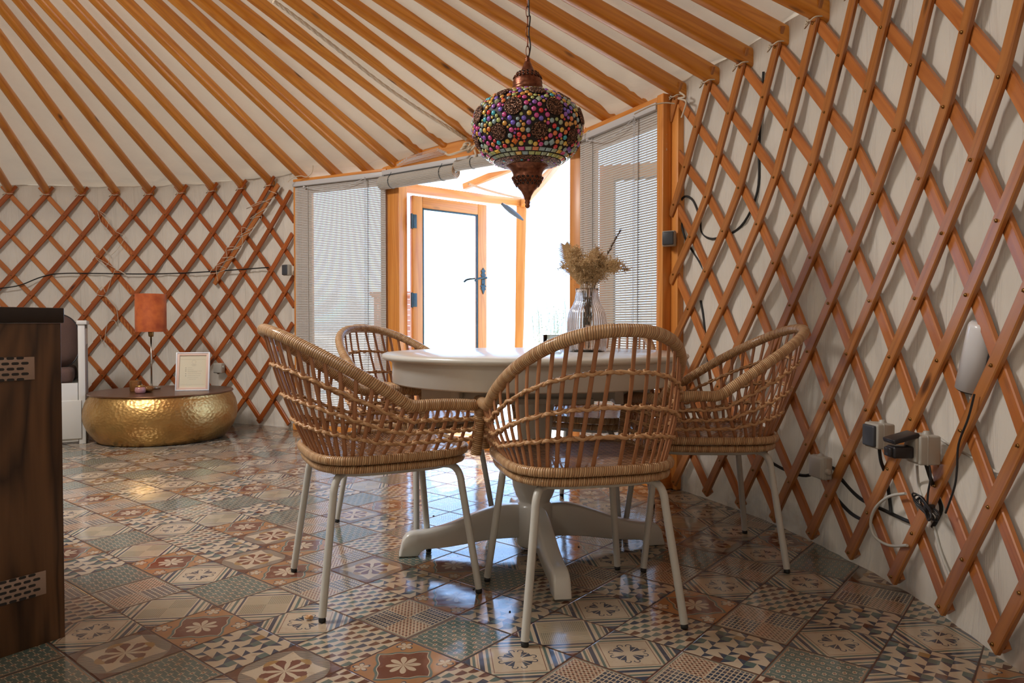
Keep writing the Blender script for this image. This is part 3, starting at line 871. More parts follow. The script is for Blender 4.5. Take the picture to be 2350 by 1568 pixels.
# sills
beam('trim_9', P0, P1, 0.0, 0.055, 0.14, off=0.02); beam('trim_10', P1, P2, 0.0, 0.075, 0.14, off=0.02); beam('trim_11', P2, P3+dC*0.05, 0.0, 0.085, 0.16, off=0.0)
for nm, p_, M_ in (('trim_12', P1, MA),):
    pass

# fixed windows beside the door
def window(name, a, b, x0, x1, z0, z1, M, nin, dd):
    w = empty(name, (a.x, a.y, 0), kind='structure')
    fr = MB(); sw = 0.085
    def place(s_, z, wx, wz, dy=0.05): fr.box(tuple(a+dd*s_-nin*0.04+Vector((0, 0, z))), (wx, dy, wz), M, 0, 0.003)
    place(x0+sw/2, (z0+z1)/2, sw, z1-z0); place(x1-sw/2, (z0+z1)/2, sw, z1-z0)
    place((x0+x1)/2, z0+0.06, x1-x0-2*sw, 0.12); place((x0+x1)/2, z1-sw/2, x1-x0-2*sw, sw)
    under(w, fr.build('window_frame', pine_frame, w))
    g = MB(); g.box(tuple(a+dd*(x0+x1)/2-nin*0.04+Vector((0, 0, (z0+z1)/2+0.02))), (x1-x0-2*sw+0.01, 0.005, z1-z0-0.12-sw), M)
    under(w, g.build('pane', glass_m, w)); return w
window('window_1', P0, P1, 0.045, lA-0.0, 0.055, ZH, MA, nA, dA)
window('window_2', P2, P3, 0.0, lC-0.01, 0.085, ZH, MC, nC, dC)

# ------------------------------------------------------------------ woven roller blinds
slat_b = pale_slat
def blind(a, dd, nin, M, x0, x1, ztop, zbot, lab, off=0.035):
    e = empty('roller_blind', tuple(a+dd*x0+nin*off+Vector((0, 0, zbot))), 0, lab, 'blind', 'lowered woven blinds')
    W = x1-x0; C = a+dd*((x0+x1)/2)+nin*off
    mb = MB(); pitch = 0.0132; n = int((ztop-0.035-zbot)/pitch)
    for i in range(n):
        z = zbot+0.02+i*pitch
        mb.box((C.x, C.y, z), (W, 0.0018, 0.0106), M)
    under(e, mb.build('slat_screen', slat_b, e))
    mb = MB(); k = int(W/0.045)
    for i in range(k+1):
        x = -W/2+0.004+(W-0.008)*i/k
        p = C+dd*x
        mb.sweep([(p.x, p.y, zbot+0.01), (p.x, p.y, ztop-0.03)], 0.0009, caps=False)
    for x, r in ((-W/2+0.135, 0.0025), (W/2-0.16, 0.0025)):
        p = C+dd*x+nin*0.006; mb.sweep([(p.x, p.y, zbot+0.01), (p.x, p.y, ztop-0.03)], r)
    under(e, mb.build('warp_cord', slat_b, e))
    mb = MB(); mb.box((C.x+nin.x*0.008, C.y+nin.y*0.008, ztop-0.018), (W+0.012, 0.035, 0.036), M, 0, 0.002)
    under(e, mb.build('head_rail', blind_rail, e))
    mb = MB(); mb.sweep([tuple(C-dd*(W/2)+Vector((0, 0, zbot))), tuple(C+dd*(W/2)+Vector((0, 0, zbot)))], 0.011)
    under(e, mb.build('bottom_rod', blind_rail, e))
    # pull cord swagged along the top and hanging down
    A = C-dd*(W/2-0.12)+nin*0.03+Vector((0, 0, ztop-0.05)); B = C+dd*(W/2-0.17)+nin*0.03+Vector((0, 0, ztop-0.035))
    pts = [A.lerp(B, t)+Vector((0, 0, -0.05*sin(PI*t))) for t in (0, .25, .5, .75, 1)]
    mb = MB(); mb.sweep(spline(pts, 6), 0.0022)
    for t, L_ in ((0.0, ztop-zbot-0.5), (0.012, ztop-zbot-0.62)):
        q_ = B+dd*t; mb.sweep([tuple(q_), tuple(q_-Vector((0.0, 0, L_*0.5))), tuple(q_-Vector((0.004, 0, L_)))], 0.0016)
        mb.lathe([(0, 0), (0.006, 0.004), (0.004, 0.03), (0, 0.033)], tuple(q_-Vector((0.004, 0, L_+0.03))), 8)
    for q_ in (A, B): mb.lathe([(0, -0.008), (0.009, -0.006), (0.009, 0.006), (0, 0.008)], tuple(q_), 10, M=Matrix.Rotation(PI/2, 3, 'X'))
    under(e, mb.build('pull_cord', chrome if False else blind_rail, e))
    return e
blind(P0, dA, nA, MA, 0.028, lA+0.0, 1.958, 0.045, 'lowered pale woven blind on the window left of the open door')
blind(P2, dC, nC, MC, 0.035, lC-0.02, 1.962, 0.105, 'lowered pale woven blind on the window right of the open door')
def rolled(x0, x1, z, r, lab, rail=True):
    A = P1+dB*x0+nB*0.075; B = P1+dB*x1+nB*0.075
    e = empty('rolled_blind', (A.x, A.y, z), 0, lab, 'blind', 'rolled up blinds')
    mb = MB(); prof = []
    for i in range(40):      # spiral end of the roll
        t = i/39; a_ = 2*PI*t; prof.append((r*cos(a_), r*sin(a_)*0.92))
    mb.sweep([(A.x, A.y, z), (B.x, B.y, z)], prof, caps=True)
    under(e, mb.build('slat_roll', roll_m, e))
    mb = MB(); c_ = (A+B)/2-nB*0.02
    mb.box((c_.x, c_.y, 1.945), ((B-A).length, 0.03, 0.034), MB_, 0, 0.002)
    mb.box((c_.x-nB.x*0.012, c_.y-nB.y*0.012, (1.93+z)/2), ((B-A).length, 0.003, abs(1.93-z)), MB_, 0)
    under(e, mb.build('head_rail', blind_rail, e))
    for t in (0.16, 0.84):
        mb = MB(); p = A.lerp(B, t)
        mb.sweep([(p.x+nB.x*(r+0.002)*cos(w_), p.y+nB.y*(r+0.002)*cos(w_), z+(r+0.002)*sin(w_)) for w_ in [2*PI*k/24 for k in range(24)]], 0.0018, closed=True)
        mb.sweep([(p.x+nB.x*r, p.y+nB.y*r, z), (p.x+nB.x*0.01, p.y+nB.y*0.01, 1.935)], 0.0018)
        under(e, mb.build('lift_cord', iron, e))
    for t, q_ in ((0, A), (1, B)):
        s_ = -1 if t == 0 else 1; mb = MB()
        for rr in (r*0.85, r*0.6, r*0.35): 
            mb.sweep([(q_.x+dB.x*s_*0.002+nB.x*rr*cos(w_), q_.y+dB.y*s_*0.002+nB.y*rr*cos(w_), z+rr*0.92*sin(w_)) for w_ in [2*PI*k/20 for k in range(20)]], 0.0025, closed=True)
        under(e, mb.build('roll_end', rattan_knot, e))
    return e
roll_m = mat('rolled_slats', lambda: {'color': mixc(fract(sep(coord('UV'))[1]/0.0105) > 0.8, S(196, 192, 184), S(150, 144, 136)), 'rough': 0.7, 'normal': bumpn(sinn(sep(coord('UV'))[1]*2*PI/0.0105), 0.0015, 1.0)})
rolled(0.0, 0.70, 1.868, 0.047, 'rolled up woven blind over the left half of the doorway')
rolled(0.705, lB-0.03, 1.905, 0.036, 'rolled up woven blind over the right half of the doorway, partly behind the lamp')
# bundle of cord hung on the header
mb = MB(); A = P1+dB*0.17+nB*0.055; 
for k in range(5):
    z0 = 1.992+0.0085*k; a_ = A+dB*(0.02*k); b_ = A+dB*(0.40-0.015*k)
    pts = [(a_.x, a_.y, z0-0.012), (b_.x, b_.y, z0+0.008), tuple((b_+dB*0.012).xy)+(z0+0.018,), tuple(b_.xy)+(z0+0.026,), (a_.x, a_.y, z0+0.004), tuple((a_-dB*0.012).xy)+(z0-0.004,)]
    mb.sweep(spline(pts, 5, closed=True), 0.0017, closed=True)
tag(mb.build('cord_bundle', blind_rail), 'folded bundle of grey blind cord hooked on the door header', 'cord')

# ------------------------------------------------------------------ door leaves, both opened outwards
def leaf(name, hx, ang, W, z0, z1, hand):
    """hx hinge point, ang direction of the leaf in plan"""
    dd = Vector((cos(ang), sin(ang), 0)); nn = Vector((dd.y, -dd.x, 0)); M = Matrix((dd, -nn, Z1)).transposed()
    w = empty(name, tuple(hx), kind='structure')
    sw = 0.085; T = 0.045; mb = MB()
    def bx(s_, z, wx, wz, t_=T): mb.box(tuple(hx+dd*s_+Vector((0, 0, z))), (wx, t_, wz), M, 0, 0.004)
    bx(sw/2, (z0+z1)/2, sw, z1-z0); bx(W-sw/2, (z0+z1)/2, sw, z1-z0); bx(W/2, z1-sw/2, W-2*sw, sw); bx(W/2, z0+0.08, W-2*sw, 0.16)
    under(w, mb.build('door_frame', pine_frame, w))
    mb = MB()    # glazing bead
    for s_, z, wx, wz in ((sw+0.006, (z0+z1)/2+0.04, 0.012, z1-z0-sw-0.16), (W-sw-0.006, (z0+z1)/2+0.04, 0.012, z1-z0-sw-0.16), (W/2, z1-sw-0.006, W-2*sw, 0.012), (W/2, z0+0.166, W-2*sw, 0.012)):
        mb.box(tuple(hx+dd*s_+nn*0.016+Vector((0, 0, z))), (wx, 0.012, wz), M, 0, 0.002)
    under(w, mb.build('glazing_bead', iron, w))
    mb = MB(); mb.box(tuple(hx+dd*(W/2)+Vector((0, 0, (z0+z1)/2+0.04))), (W-2*sw, 0.005, z1-z0-sw-0.16), M)
    under(w, mb.build('pane', glass_m, w))
    if hand:
        zc = 1.185; c = hx+dd*(W-sw*0.45)+nn*(T/2+0.003)
        # fleur shaped back plate
        pl = [(0, .105), (.010, .090), (.022, .080), (.012, .066), (.016, .055), (.026, .048), (.016, .040), (.017, -.030), (.028, -.042), (.016, -.052), (.024, -.066), (.012, -.074), (.008, -.090), (0, -.105)]
        pl = pl+[(-x, z) for x, z in pl[::-1][1:-1]]
        vs = []
        for y in (0.0, 0.005):
            for x, z in pl: vs.append(c+dd*x+nn*y+Vector((0, 0, zc+z)))
        n = len(pl); mb = MB(); mb.add(vs, [tuple(range(n))[::-1], tuple(range(n, 2*n))]+[(i, (i+1) % n, (i+1) % n+n, i+n) for i in range(n)], None, 0, False)
        mb.lathe([(0.0, 0), (0.007, 0), (0.007, 0.004), (0, 0.004)], tuple(c+nn*0.005+Vector((0, 0, zc-0.028))), 10, M=Matrix((dd, Z1, nn)).transposed())
        under(w, mb.build('handle_plate', iron, w))
        mb = MB()
        for s_ in (1, -1):
            cc = hx+dd*(W-sw*0.45)+nn*(s_*(T/2+0.003))
            pts = [cc+Vector((0, 0, zc+0.02)), cc+nn*(0.045*s_)+Vector((0, 0, zc+0.022)), cc+nn*(0.052*s_)-dd*0.02+Vector((0, 0, zc+0.024)), cc+nn*(0.05*s_)-dd*0.085+Vector((0, 0, zc+0.012)), cc+nn*(0.047*s_)-dd*0.115+Vector((0, 0, zc-0.006))]
            mb.sweep(spline(pts, 6), 0.0075, scale=None)
        under(w, mb.build('handle', iron, w))
        mb = MB()
        for z in (0.55, 1.02, 1.6):
            mb.sweep([tuple(hx+Vector((0, 0, z-0.055))-dd*0.008+nn*0.02), tuple(hx+Vector((0, 0, z+0.055))-dd*0.008+nn*0.02)], 0.008)
            mb.box(tuple(hx+dd*0.016+nn*0.024+Vector((0, 0, z))), (0.034, 0.003, 0.10), M, 0, 0.001)
        under(w, mb.build('hinge', iron, w))
    return w
HL = P1+dB*0.142-nB*0.09
leaf('door_1', HL, math.radians(39), 0.68, 0.06, 1.79, True)
HR = P2+dC*0.02-nC*0.10
leaf('door_2', HR+dB*0.02, math.radians(-18), 0.66, 0.06, 1.80, False)
# dark gap strip with the frame's second stile behind the hinge side


# ------------------------------------------------------------------ outside: ground, porch, pillar, weeds, hills
def _ground():
    p = position(); n1 = noisef(p, 9.0, 5.0, 0.7); n2 = noisef(p, 0.6, 3.0); d = voro(p, 26.0)
    c = mixc(n1, S(200, 188, 168), S(236, 228, 214)); c = mixc(mapr(n2, 0.45, 0.6, 0, 0.6), c, S(170, 166, 130))
    return {'color': c, 'rough': 0.95, 'normal': bumpn(d, 0.02, 0.6)}
gm = mat('pale_gravel_ground', _ground)
mb = MB(); gv = []; gf = []
ng = 60
for i in range(ng+1):
    for j in range(ng+1):
        x = lerp(-40, 40, i/ng); y = lerp(-10, 70, j/ng)
        r = math.hypot(x, y); z = -0.05+(0.05*noise.noise(Vector((x*0.4, y*0.4, 0)))-0.02 if r > 11 else 0)+max(0, (y-30))*0.004
        gv.append((x, y, z))
for i in range(ng):
    for j in range(ng):
        a = i*(ng+1)+j; gf.append((a, a+ng+1, a+ng+2, a+1))
mb.add(gv, gf); mb.build('ground', gm, kind='structure')
# porch
PP = at_y(1197, 480, 6.6); PP.z = 0
mb = MB(); mb.sweep([(PP.x-0.05, PP.y, -0.05), (PP.x-0.02, PP.y, 0.8), (PP.x, PP.y, 1.99)], rrect(0.085, 0.085, 0.006), up=(0, 1, 0), scale=[0.75, 0.95, 1.12])
e = empty('porch_frame', (PP.x, PP.y, -0.05), 0, 'orange timber porch frame standing outside the open door', 'porch frame')
under(e, mb.build('post', pine_frame, e))
mb = MB(); a = P1-nB*0.10+dB*0.05; mb.sweep([(a.x, a.y, 1.86), (PP.x-0.3, PP.y-0.34, 1.95), (PP.x, PP.y, 1.98)], rrect(0.07, 0.05, 0.006), up=(0, 0, 1)); under(e, mb.build('beam', pine_frame, e))
mb = MB(); b = P2-nB*0.12; mb.sweep(spline([(PP.x, PP.y, 1.96), (lerp(PP.x, b.x, .35)+.05, lerp(PP.y, b.y, .35), 2.06), (lerp(PP.x, b.x, .7), lerp(PP.y, b.y, .7), 2.05), (b.x, b.y, 1.97)], 6), rrect(0.075, 0.05, 0.006), up=(0, 0, 1)); under(e, mb.build('beam', pine_frame, e))
mb = MB(); b2 = P2-nB*0.12; mb.sweep(spline([(PP.x-0.5, PP.y-0.45, 2.04), (lerp(PP.x, b.x, .5)-.1, lerp(PP.y, b.y, .5), 2.14), (b2.x, b2.y, 2.05)], 6), rrect(0.05, 0.05, 0.006), up=(0, 0, 1)); under(e, mb.build('beam', pine_frame, e))
awn = mat('pale_awning_canvas', lambda: {'color': S(240, 228, 206), 'rough': 0.9, 'sub': 0.0})
_nt = awn.node_tree; _tr = _nt.nodes.new('ShaderNodeBsdfTranslucent'); _mx = _nt.nodes.new('ShaderNodeMixShader'); _out = [n_ for n_ in _nt.nodes if n_.type == 'OUTPUT_MATERIAL'][0]
_tr.inputs[0].default_value = (0.9, 0.82, 0.68, 1); _mx.inputs[0].default_value = 0.6
_nt.links.new(_nt.nodes['Principled BSDF'].outputs[0], _mx.inputs[1]); _nt.links.new(_tr.outputs[0], _mx.inputs[2]); _nt.links.new(_mx.outputs[0], _out.inputs[0])
mb = MB(); A0 = P1-nB*0.08; A1 = P2-nB*0.08; B0 = Vector((PP.x-1.3, PP.y-0.1, 0)); B1 = Vector((PP.x+0.25, PP.y-0.55, 0)); nx = 16
vs = []
for i in range(nx+1):
    for j in range(nx+1):
        s_, t = i/nx, j/nx; p = A0.lerp(A1, s_).lerp(B0.lerp(B1, s_), t)
        z = 2.10-0.02*t-0.03*sin(PI*t)+0.05*sin(PI*s_)
        vs.append((p.x, p.y, z+0.01*noise.noise(Vector((i*.6, j*.6, 0)))))
top = list(vs); n0 = len(vs); vs += [(x, y, z-0.004) for x, y, z in top]
fs = []
for i in range(nx):
    for j in range(nx):
        a = i*(nx+1)+j; q4 = (a, a+nx+1, a+nx+2, a+1); fs.append(q4); fs.append(tuple(v+n0 for v in q4[::-1]))
mb.add(vs, fs); tag(mb.build('awning', awn), 'pale canvas awning stretched over the porch outside the door', 'awning')
string('rope', [at_y(1075, 422, 5.6), at_y(1130, 440, 5.9), at_y(1195, 455, 6.3)], 0.010, rattan_knot, 'thick twisted rope running under the porch canvas', 'rope')
# folded black umbrella-like bundle hanging by the porch post
mb = MB(); a = at_y(1152, 468, 6.1); b = at_y(1200, 505, 6.3)
mb.sweep([tuple(a.lerp(b, t)) for t in (0, .2, .4, .6, .8, 1)], [(0.022*cos(2*PI*k/10), 0.022*sin(2*PI*k/10)) for k in range(10)], scale=[.5, .9, 1.1, 1.0, .8, .35])
tag(mb.build('rolled_flap', charcoal), 'dark rolled canvas flap tied below the porch beam', 'canvas flap')
# brick pillar
def _brick():
    p = sep(position()); row = floorn(p[2]/0.075); fx = fract((p[0]+p[1])/0.23+mod2(row)*0.5); fz = fract(p[2]/0.075)
    m = maxn(fx < 0.05, fz < 0.13)
    return {'color': mixc(m, mixc(white(comb(floorn((p[0]+p[1])/0.23+mod2(row)*0.5), row, 0)), S(170, 100, 72), S(196, 132, 100)), S(200, 190, 176)), 'rough': 0.9}
bk_m = mat('brick_outside', _brick)
p = at_y(916, 760, 10.0); mb = MB(); mb.box((p.x-0.05, 10.2, 0.60), (0.60, 0.5, 1.3), None, 0, 0.01); mb.box((p.x-0.05, 10.2, 1.28), (0.70, 0.6, 0.07), None, 0, 0.01)
tag(mb.build('brick_pillar', bk_m), 'low brick pillar with a cap stone standing outside left of the door', 'pillar')
# hills
hm = mat('hazy_hill', lambda: {'color': mixc(noisef(position(), 0.08, 4.0), S(168, 186, 190), S(186, 198, 190)), 'rough': 1.0})  # far haze is painted into the pale hill colour
mb = MB(); vs = []; fs = []; nn_ = 120
for i in range(nn_+1):
    x = lerp(-90, 90, i/nn_)
    h = 4.2+3.4*noise.noise(Vector((x*0.03+2.0, 0, 0)))+2.6*math.exp(-((x+28)/16)**2)+0.5*noise.noise(Vector((x*0.3, 3, 0)))
    for k in range(5):
        t = k/4; vs.append((x, 75+22*t, -1+(h+1)*sin(PI*t/2)))
for i in range(nn_):
    for k in range(4):
        a = i*5+k; fs.append((a, a+5, a+6, a+1))
mb.add(vs, fs); tag(mb.build('hill', hm), 'hazy blue-green hillside far beyond the left window', 'hill')
# weeds by the door
wd = mat('weed_green', S(150, 146, 104), rough=0.9)
for k, (px, h) in enumerate(((1243, .30), (1252, .42), (1262, .28), (1272, .50), (1283, .40), (1291, .56), (1298, .38))):
    y = 8.2+0.25*(k % 3); b = at_y(px, 790, y); b.z = -0.04
    zb = at_y(px, 790, y).z
    mb = MB(); R2 = random.Random(k)
    for s_ in range(5):
        tp = b+Vector((R2.uniform(-.12, .12), R2.uniform(-.1, .1), zb+h*0.75+R2.uniform(0, .18)))
        mid = (b+tp)/2+Vector((R2.uniform(-.04, .04), 0, 0.05)); path = spline([b, mid, tp], 6)
        mb.sweep([tuple(q) for q in path], [(0.0025*cos(w_), 0.0025*sin(w_)) for w_ in (0, 2.1, 4.2)])
        for q_ in path[3:]:
            for m_ in range(3):
                d_ = Vector((R2.uniform(-1, 1), R2.uniform(-1, 1), R2.uniform(0, 1))).normalized()*R2.uniform(.01, .026); s2 = d_.cross(Vector((0, 1, 0)))*0.14
                mb.add([q_, q_+d_*.5+s2, q_+d_, q_+d_*.5-s2], [(0, 1, 2, 3)], None, 0, False)
    tag(mb.build('dry_weed', wd), 'dry flowering weed growing outside by the right door post, %s from the left' % ORD[k], 'weed', 'weeds outside the door')
for k, (px, py, r) in enumerate(((1145, 735, .07), (985, 748, .12), (1182, 790, .05), (1112, 770, .06), (1000, 790, .08))):
    y = 12.0-k*0.9; p = at_y(px, py, y); p.z = -0.03
    mb = MB(); mb.lathe([(0, -r*.4), (r*.8, -r*.3), (r, 0), (r*.7, r*.45), (0, r*.6)], tuple(p), 9, rib=lambda a, z, k=k: 1+0.2*sin(a*2+k)+0.1*sin(a*5), sx=1.3)
    tag(mb.build('stone', gm), 'pale stone lying on the gravel outside the door, %s one' % ['the small far', 'the larger left-hand', 'the smallest right-hand', 'the middle', 'the nearest left-hand'][k].replace('the ', ''), 'stone', 'stones on the gravel')
# ------------------------------------------------------------------ rattan armchair
def superell(a, b, n, t):
    c, s = cos(t), sin(t)
    return a*math.copysign(abs(c)**(2/n), c), b*math.copysign(abs(s)**(2/n), s)
SEAT_Z = 0.447
def rim_pt(s):
    """s in [-1,1]: front of right arm -> round the back -> front of left arm; chair faces +y"""
    a = abs(s); sg = 1 if s > 0 else -1
    if a > 0.62:                       # the arm
        t = (a-0.62)/0.38
        return Vector((-sg*(0.272-0.016*t*t), 0.005+0.235*t, 0.597+0.012*t-0.012*t*t*2))
    th = (0.62-a)/0.62*PI/2            # 0 at the arm, 90 deg at the middle of the back
    sn = sin(th); cs = cos(th)
    z = 0.597+0.222*min(1, sn**0.95)*(1.0) 
    return Vector((-sg*0.272*cs**0.86, -0.36*sn**1.05, z))
def ring_pt(s, off=0.0):
    """matching point of the seat ring"""
    a = abs(s); sg = 1 if s > 0 else -1
    if a > 0.62: t = (a-0.62)/0.38; return Vector((-sg*(0.228+off), -0.045+0.27*t, SEAT_Z+0.006))
    th = (0.62-a)/0.62*PI/2; x, y = superell(0.228+off, 0.185+off, 3.0, th)
    return Vector((-sg*x, -0.045-y, SEAT_Z+0.006))
def ring_loop(a, b, n, z, N_=72):
    return [Vector((*superell(a, b, n, 2*PI*i/N_), z)) for i in range(N_)]
def make_chair():
    r = empty('rattan_armchair')
    # thick wrapped rim, arms and front posts in one piece
    pts = []
    fr = Vector((0.232, 0.232, SEAT_Z-0.005))
    post_ = [Vector((-0.236, 0.226, SEAT_Z-0.012)), Vector((-0.243, 0.231, 0.50)), Vector((-0.250, 0.236, 0.555))]
    mid = [rim_pt(s) for s in [1-2*i/110 for i in range(111)]]
    mid = [p for p in mid if p.y < 0.222]
    cl = Vector((-0.254, 0.236, 0.590)); 
    path = post_+[Vector((-0.255, 0.234, 0.580)), Vector((-0.257, 0.226, 0.598))]+mid+[Vector((0.257, 0.226, 0.598)), Vector((0.255, 0.234, 0.580))]+[Vector((-p.x, p.y, p.z)) for p in post_[::-1]]
    # mild smoothing for the kink where arm meets back
    for _ in range(2): path = [path[0]]+[(path[i-1]+path[i]*2+path[i+1])/4 for i in range(1, len(path)-1)]+[path[-1]]
    def sc_(p): return 1.0 if p.z > 0.56 else 0.95
    mb = MB(); mb.sweep(path, [(0.0176*cos(2*PI*i/14), 0.0176*sin(2*PI*i/14)) for i in range(14)], scale=[sc_(p)+0.04*noise.noise(Vector((i*0.6, 0, 0))) for i, p in enumerate(path)])
    mb.build('wrapped_rim', rattan_wrap, r)
    # spindles
    mb = MB(); kn = []; NS = 38
    ss = []
    for i in range(NS):
        s = -1+2*(i+0.5)/NS; ss.append(s)
    for s in ss:
        a, b = ring_pt(s), rim_pt(s)
        if abs(s) > 0.62: b = b+Vector((0, 0, -0.006))
        bow = Vector((a.x+b.x, a.y+b.y+0.2, 0)).normalized()*0.012*(1.0 if abs(s) < 0.62 else 0.4)
        pp = [a.lerp(b, t)+bow*sin(PI*t) for t in [k/8 for k in range(9)]]
        tdir = (rim_pt(min(1, s+.01))-rim_pt(max(-1, s-.01))).normalized()
        mb.sweep(pp, rrect(0.0064, 0.0118, 0.0026, 1), up=lambda i, td=tdir: Vector((td.y, -td.x, 0)))
        kn.append(pp)
    mb.build('spindles', rattan_spindle, r)
    # three knotted bands across the spindles
    def on(pp, f):
        k = f*8; i = min(7, int(k)); return pp[i].lerp(pp[i+1], k-i)
    for f in (0.235, 0.455, 0.71):
        mb = MB(); P_ = [on(pp, f) for pp in kn]
        for ph in (0, 1):
            path = []
            for i, p in enumerate(P_):
                t_ = (P_[min(i+1, NS-1)]-P_[max(i-1, 0)]).normalized(); nn = Vector((t_.y, -t_.x, 0)); sgn = 1 if (i+ph) % 2 else -1
                path.append(p+nn*(0.0075*sgn)+Vector((0, 0, (0.003 if ph else -0.003))))
                if i < NS-1: path.append((p+P_[i+1])/2+Vector((0, 0, (-0.003 if ph else 0.003))))
            mb.sweep(spline(path, 3), [(0.0044*cos(2*PI*i/6), 0.0044*sin(2*PI*i/6)) for i in range(6)])
        for i, p in enumerate(P_):
            t_ = (P_[min(i+1, NS-1)]-P_[max(i-1, 0)]).normalized(); nn = Vector((t_.y, -t_.x, 0)); ax = (kn[i][5]-kn[i][4]).normalized()
            lp = [p+t_*(0.0095*cos(w))+nn*(0.0095*sin(w))+ax*(0.004*sin(w)+0.003) for w in [2*PI*k/12 for k in range(12)]]
            mb.sweep(lp, [(0.0032*cos(2*PI*i/6), 0.0032*sin(2*PI*i/6)) for i in range(6)], closed=True)
        mb.build('knotted_band', rattan_knot, r)
    # two stacked seat rings
    mb = MB(); mb.sweep(ring_loop(0.238, 0.240, 3.6, SEAT_Z-0.002), rrect(0.026, 0.022, 0.009, 2), closed=True, up=(0, 0, 1)); mb.build('seat_ring', rattan_wrap, r)
    mb = MB(); lp = ring_loop(0.226, 0.228, 3.6, SEAT_Z-0.030)
    mb.sweep(lp, rrect(0.024, 0.026, 0.010, 2), closed=True, up=(0, 0, 1), scale=[1+0.08*noise.noise(Vector((i*0.5, 1, 1))) for i in range(len(lp))]); mb.build('lower_ring', rattan_wrap, r)
    # woven seat, slightly dished
    mb = MB(); n = 24; vs = []; fs = []; uv = []
    for k in range(n+1):
        for i in range(n+1):
            u, v = -1+2*i/n, -1+2*k/n
            x = u*sqrt(max(0, 1-0.30*v**4))*0.228; y = v*sqrt(max(0, 1-0.30*u**4))*0.230
            z = SEAT_Z+0.004-0.012*(1-u*u)*(1-v*v)
            vs.append((x, y, z))
    top = len(vs); vs += [(a, b, c-0.008) for a, b, c in vs]
    def U(i): return (vs[i][0]+0.5, vs[i][1]+0.5)
    for k in range(n):
        for i in range(n):
            a = k*(n+1)+i; q4 = (a, a+1, a+n+2, a+n+1); fs.append(q4); uv.append([U(t) for t in q4]); q4 = tuple(t+top for t in q4[::-1]); fs.append(q4); uv.append([U(t) for t in q4])
    mb.add(vs, fs, uv); mb.build('seat', seat_weave, r)
    # steel under-frame and legs
    mb = MB(); lp = ring_loop(0.180, 0.185, 4.0, SEAT_Z-0.050, 48); mb.sweep(lp, 0.0095, closed=True)
    mb.build('seat_frame', chair_steel, r)
    for sx in (-1, 1):
        for sy in (-1, 1):
            fx, fy = 0.226*sx, 0.240*sy
            d = Vector((sx*0.70, sy*0.72, 0)).normalized()
            tp = Vector((0.135*sx, 0.145*sy, SEAT_Z-0.051)); k1 = Vector((0.187*sx, 0.199*sy, SEAT_Z-0.112)); ft = Vector((fx, fy, 0.014))
            hdir = Vector((sx, sy, 0)).normalized()
            p1 = tp+hdir*0.028
            pts = [tp, p1]
            c2 = p1+hdir*0.042
            for t in [i/7 for i in range(1, 8)]:
                pts.append(p1*(1-t)**2+c2*2*t*(1-t)+k1*t*t)
            pts += [k1.lerp(ft, t) for t in (0.2, 0.45, 0.7, 1.0)]
            mb = MB(); mb.sweep(pts, 0.0112); lg = mb.build('leg', chair_steel, r)
            mb = MB(); mb.lathe([(0, 0), (0.0095, 0), (0.0105, 0.006), (0.0085, 0.016), (0, 0.016)], (fx, fy, 0.0), 14); mb.build('rubber_foot', black_rubber, lg)
    return r
chairs = [
    (-0.419, 2.262, math.radians(26.8), 'rattan armchair in front left of the white table, seen from its side'),
    (0.196, 2.090, math.radians(103.7), 'rattan armchair nearest the camera, its curved back towards us'),
    (-0.41, 2.985, math.radians(-38.5), 'rattan armchair behind the left edge of the table, in front of the left blind'),
    (0.687, 2.575, math.radians(179), 'rattan armchair right of the table, its back against the lattice'),
    (0.335, 3.10, math.radians(-117), 'rattan armchair on the far side of the table, mostly hidden behind the near chair')]
ch0 = make_chair()
for i, (x, y, a, lab) in enumerate(chairs):
    c = ch0 if i == 0 else copy_tree(ch0)
    c.location = (x, y, 0); c.rotation_euler = (0, 0, a-PI/2); tag(c, lab, 'chair', 'rattan armchairs around the table')

# ------------------------------------------------------------------ white pedestal table
TC = Vector((0.083, 2.59, 0)); TTOP = 0.733; TR = 0.553
tb = empty('round_table', tuple(TC), 0, 'round white pedestal table in the middle of the rattan chairs', 'table')
mb = MB(); mb.lathe([(0, TTOP-0.024), (TR-0.02, TTOP-0.024), (TR-0.006, TTOP-0.021), (TR-0.001, TTOP-0.014), (TR, TTOP-0.009), (TR-0.003, TTOP-0.003), (TR-0.010, TTOP), (0, TTOP)], (0, 0, 0), 96); mb.build('tabletop', white_paint, tb)
mb = MB(); mb.lathe([(0.47, TTOP-0.105), (0.512, TTOP-0.105), (0.517, TTOP-0.100), (0.517, TTOP-0.034), (0.524, TTOP-0.026), (0.524, TTOP-0.0235), (0.47, TTOP-0.0235)], (0, 0, 0), 96); mb.build('apron', white_paint, tb)
mb = MB()
for y in (-0.12, 0.12): mb.box((0, y, TTOP-0.135), (0.80, 0.03, 0.065), None, 0, 0.003)
for x in (-0.27, 0.27): mb.box((x, 0, TTOP-0.125), (0.03, 0.56, 0.075), None, 0, 0.003)
mb.box((0, 0, TTOP-0.165), (0.40, 0.34, 0.02), None, 0, 0.003); mb.build('under_rail', white_paint, tb)
mb = MB(); mb.lathe([(0.0, 0.022), (0.062, 0.022), (0.067, 0.03), (0.067, 0.165), (0.063, 0.172), (0.056, 0.178), (0.058, 0.188), (0.068, 0.205), (0.080, 0.240), (0.084, 0.275), (0.080, 0.305), (0.070, 0.335), (0.062, 0.350), (0.066, 0.358), (0.070, 0.366), (0.066, 0.374),
                    (0.060, 0.385), (0.062, 0.42), (0.068, 0.50), (0.074, 0.545), (0.078, 0.56), (0.078, TTOP-0.155), (0, TTOP-0.155)], (0, 0, 0), 56); mb.build('column', white_paint, tb)
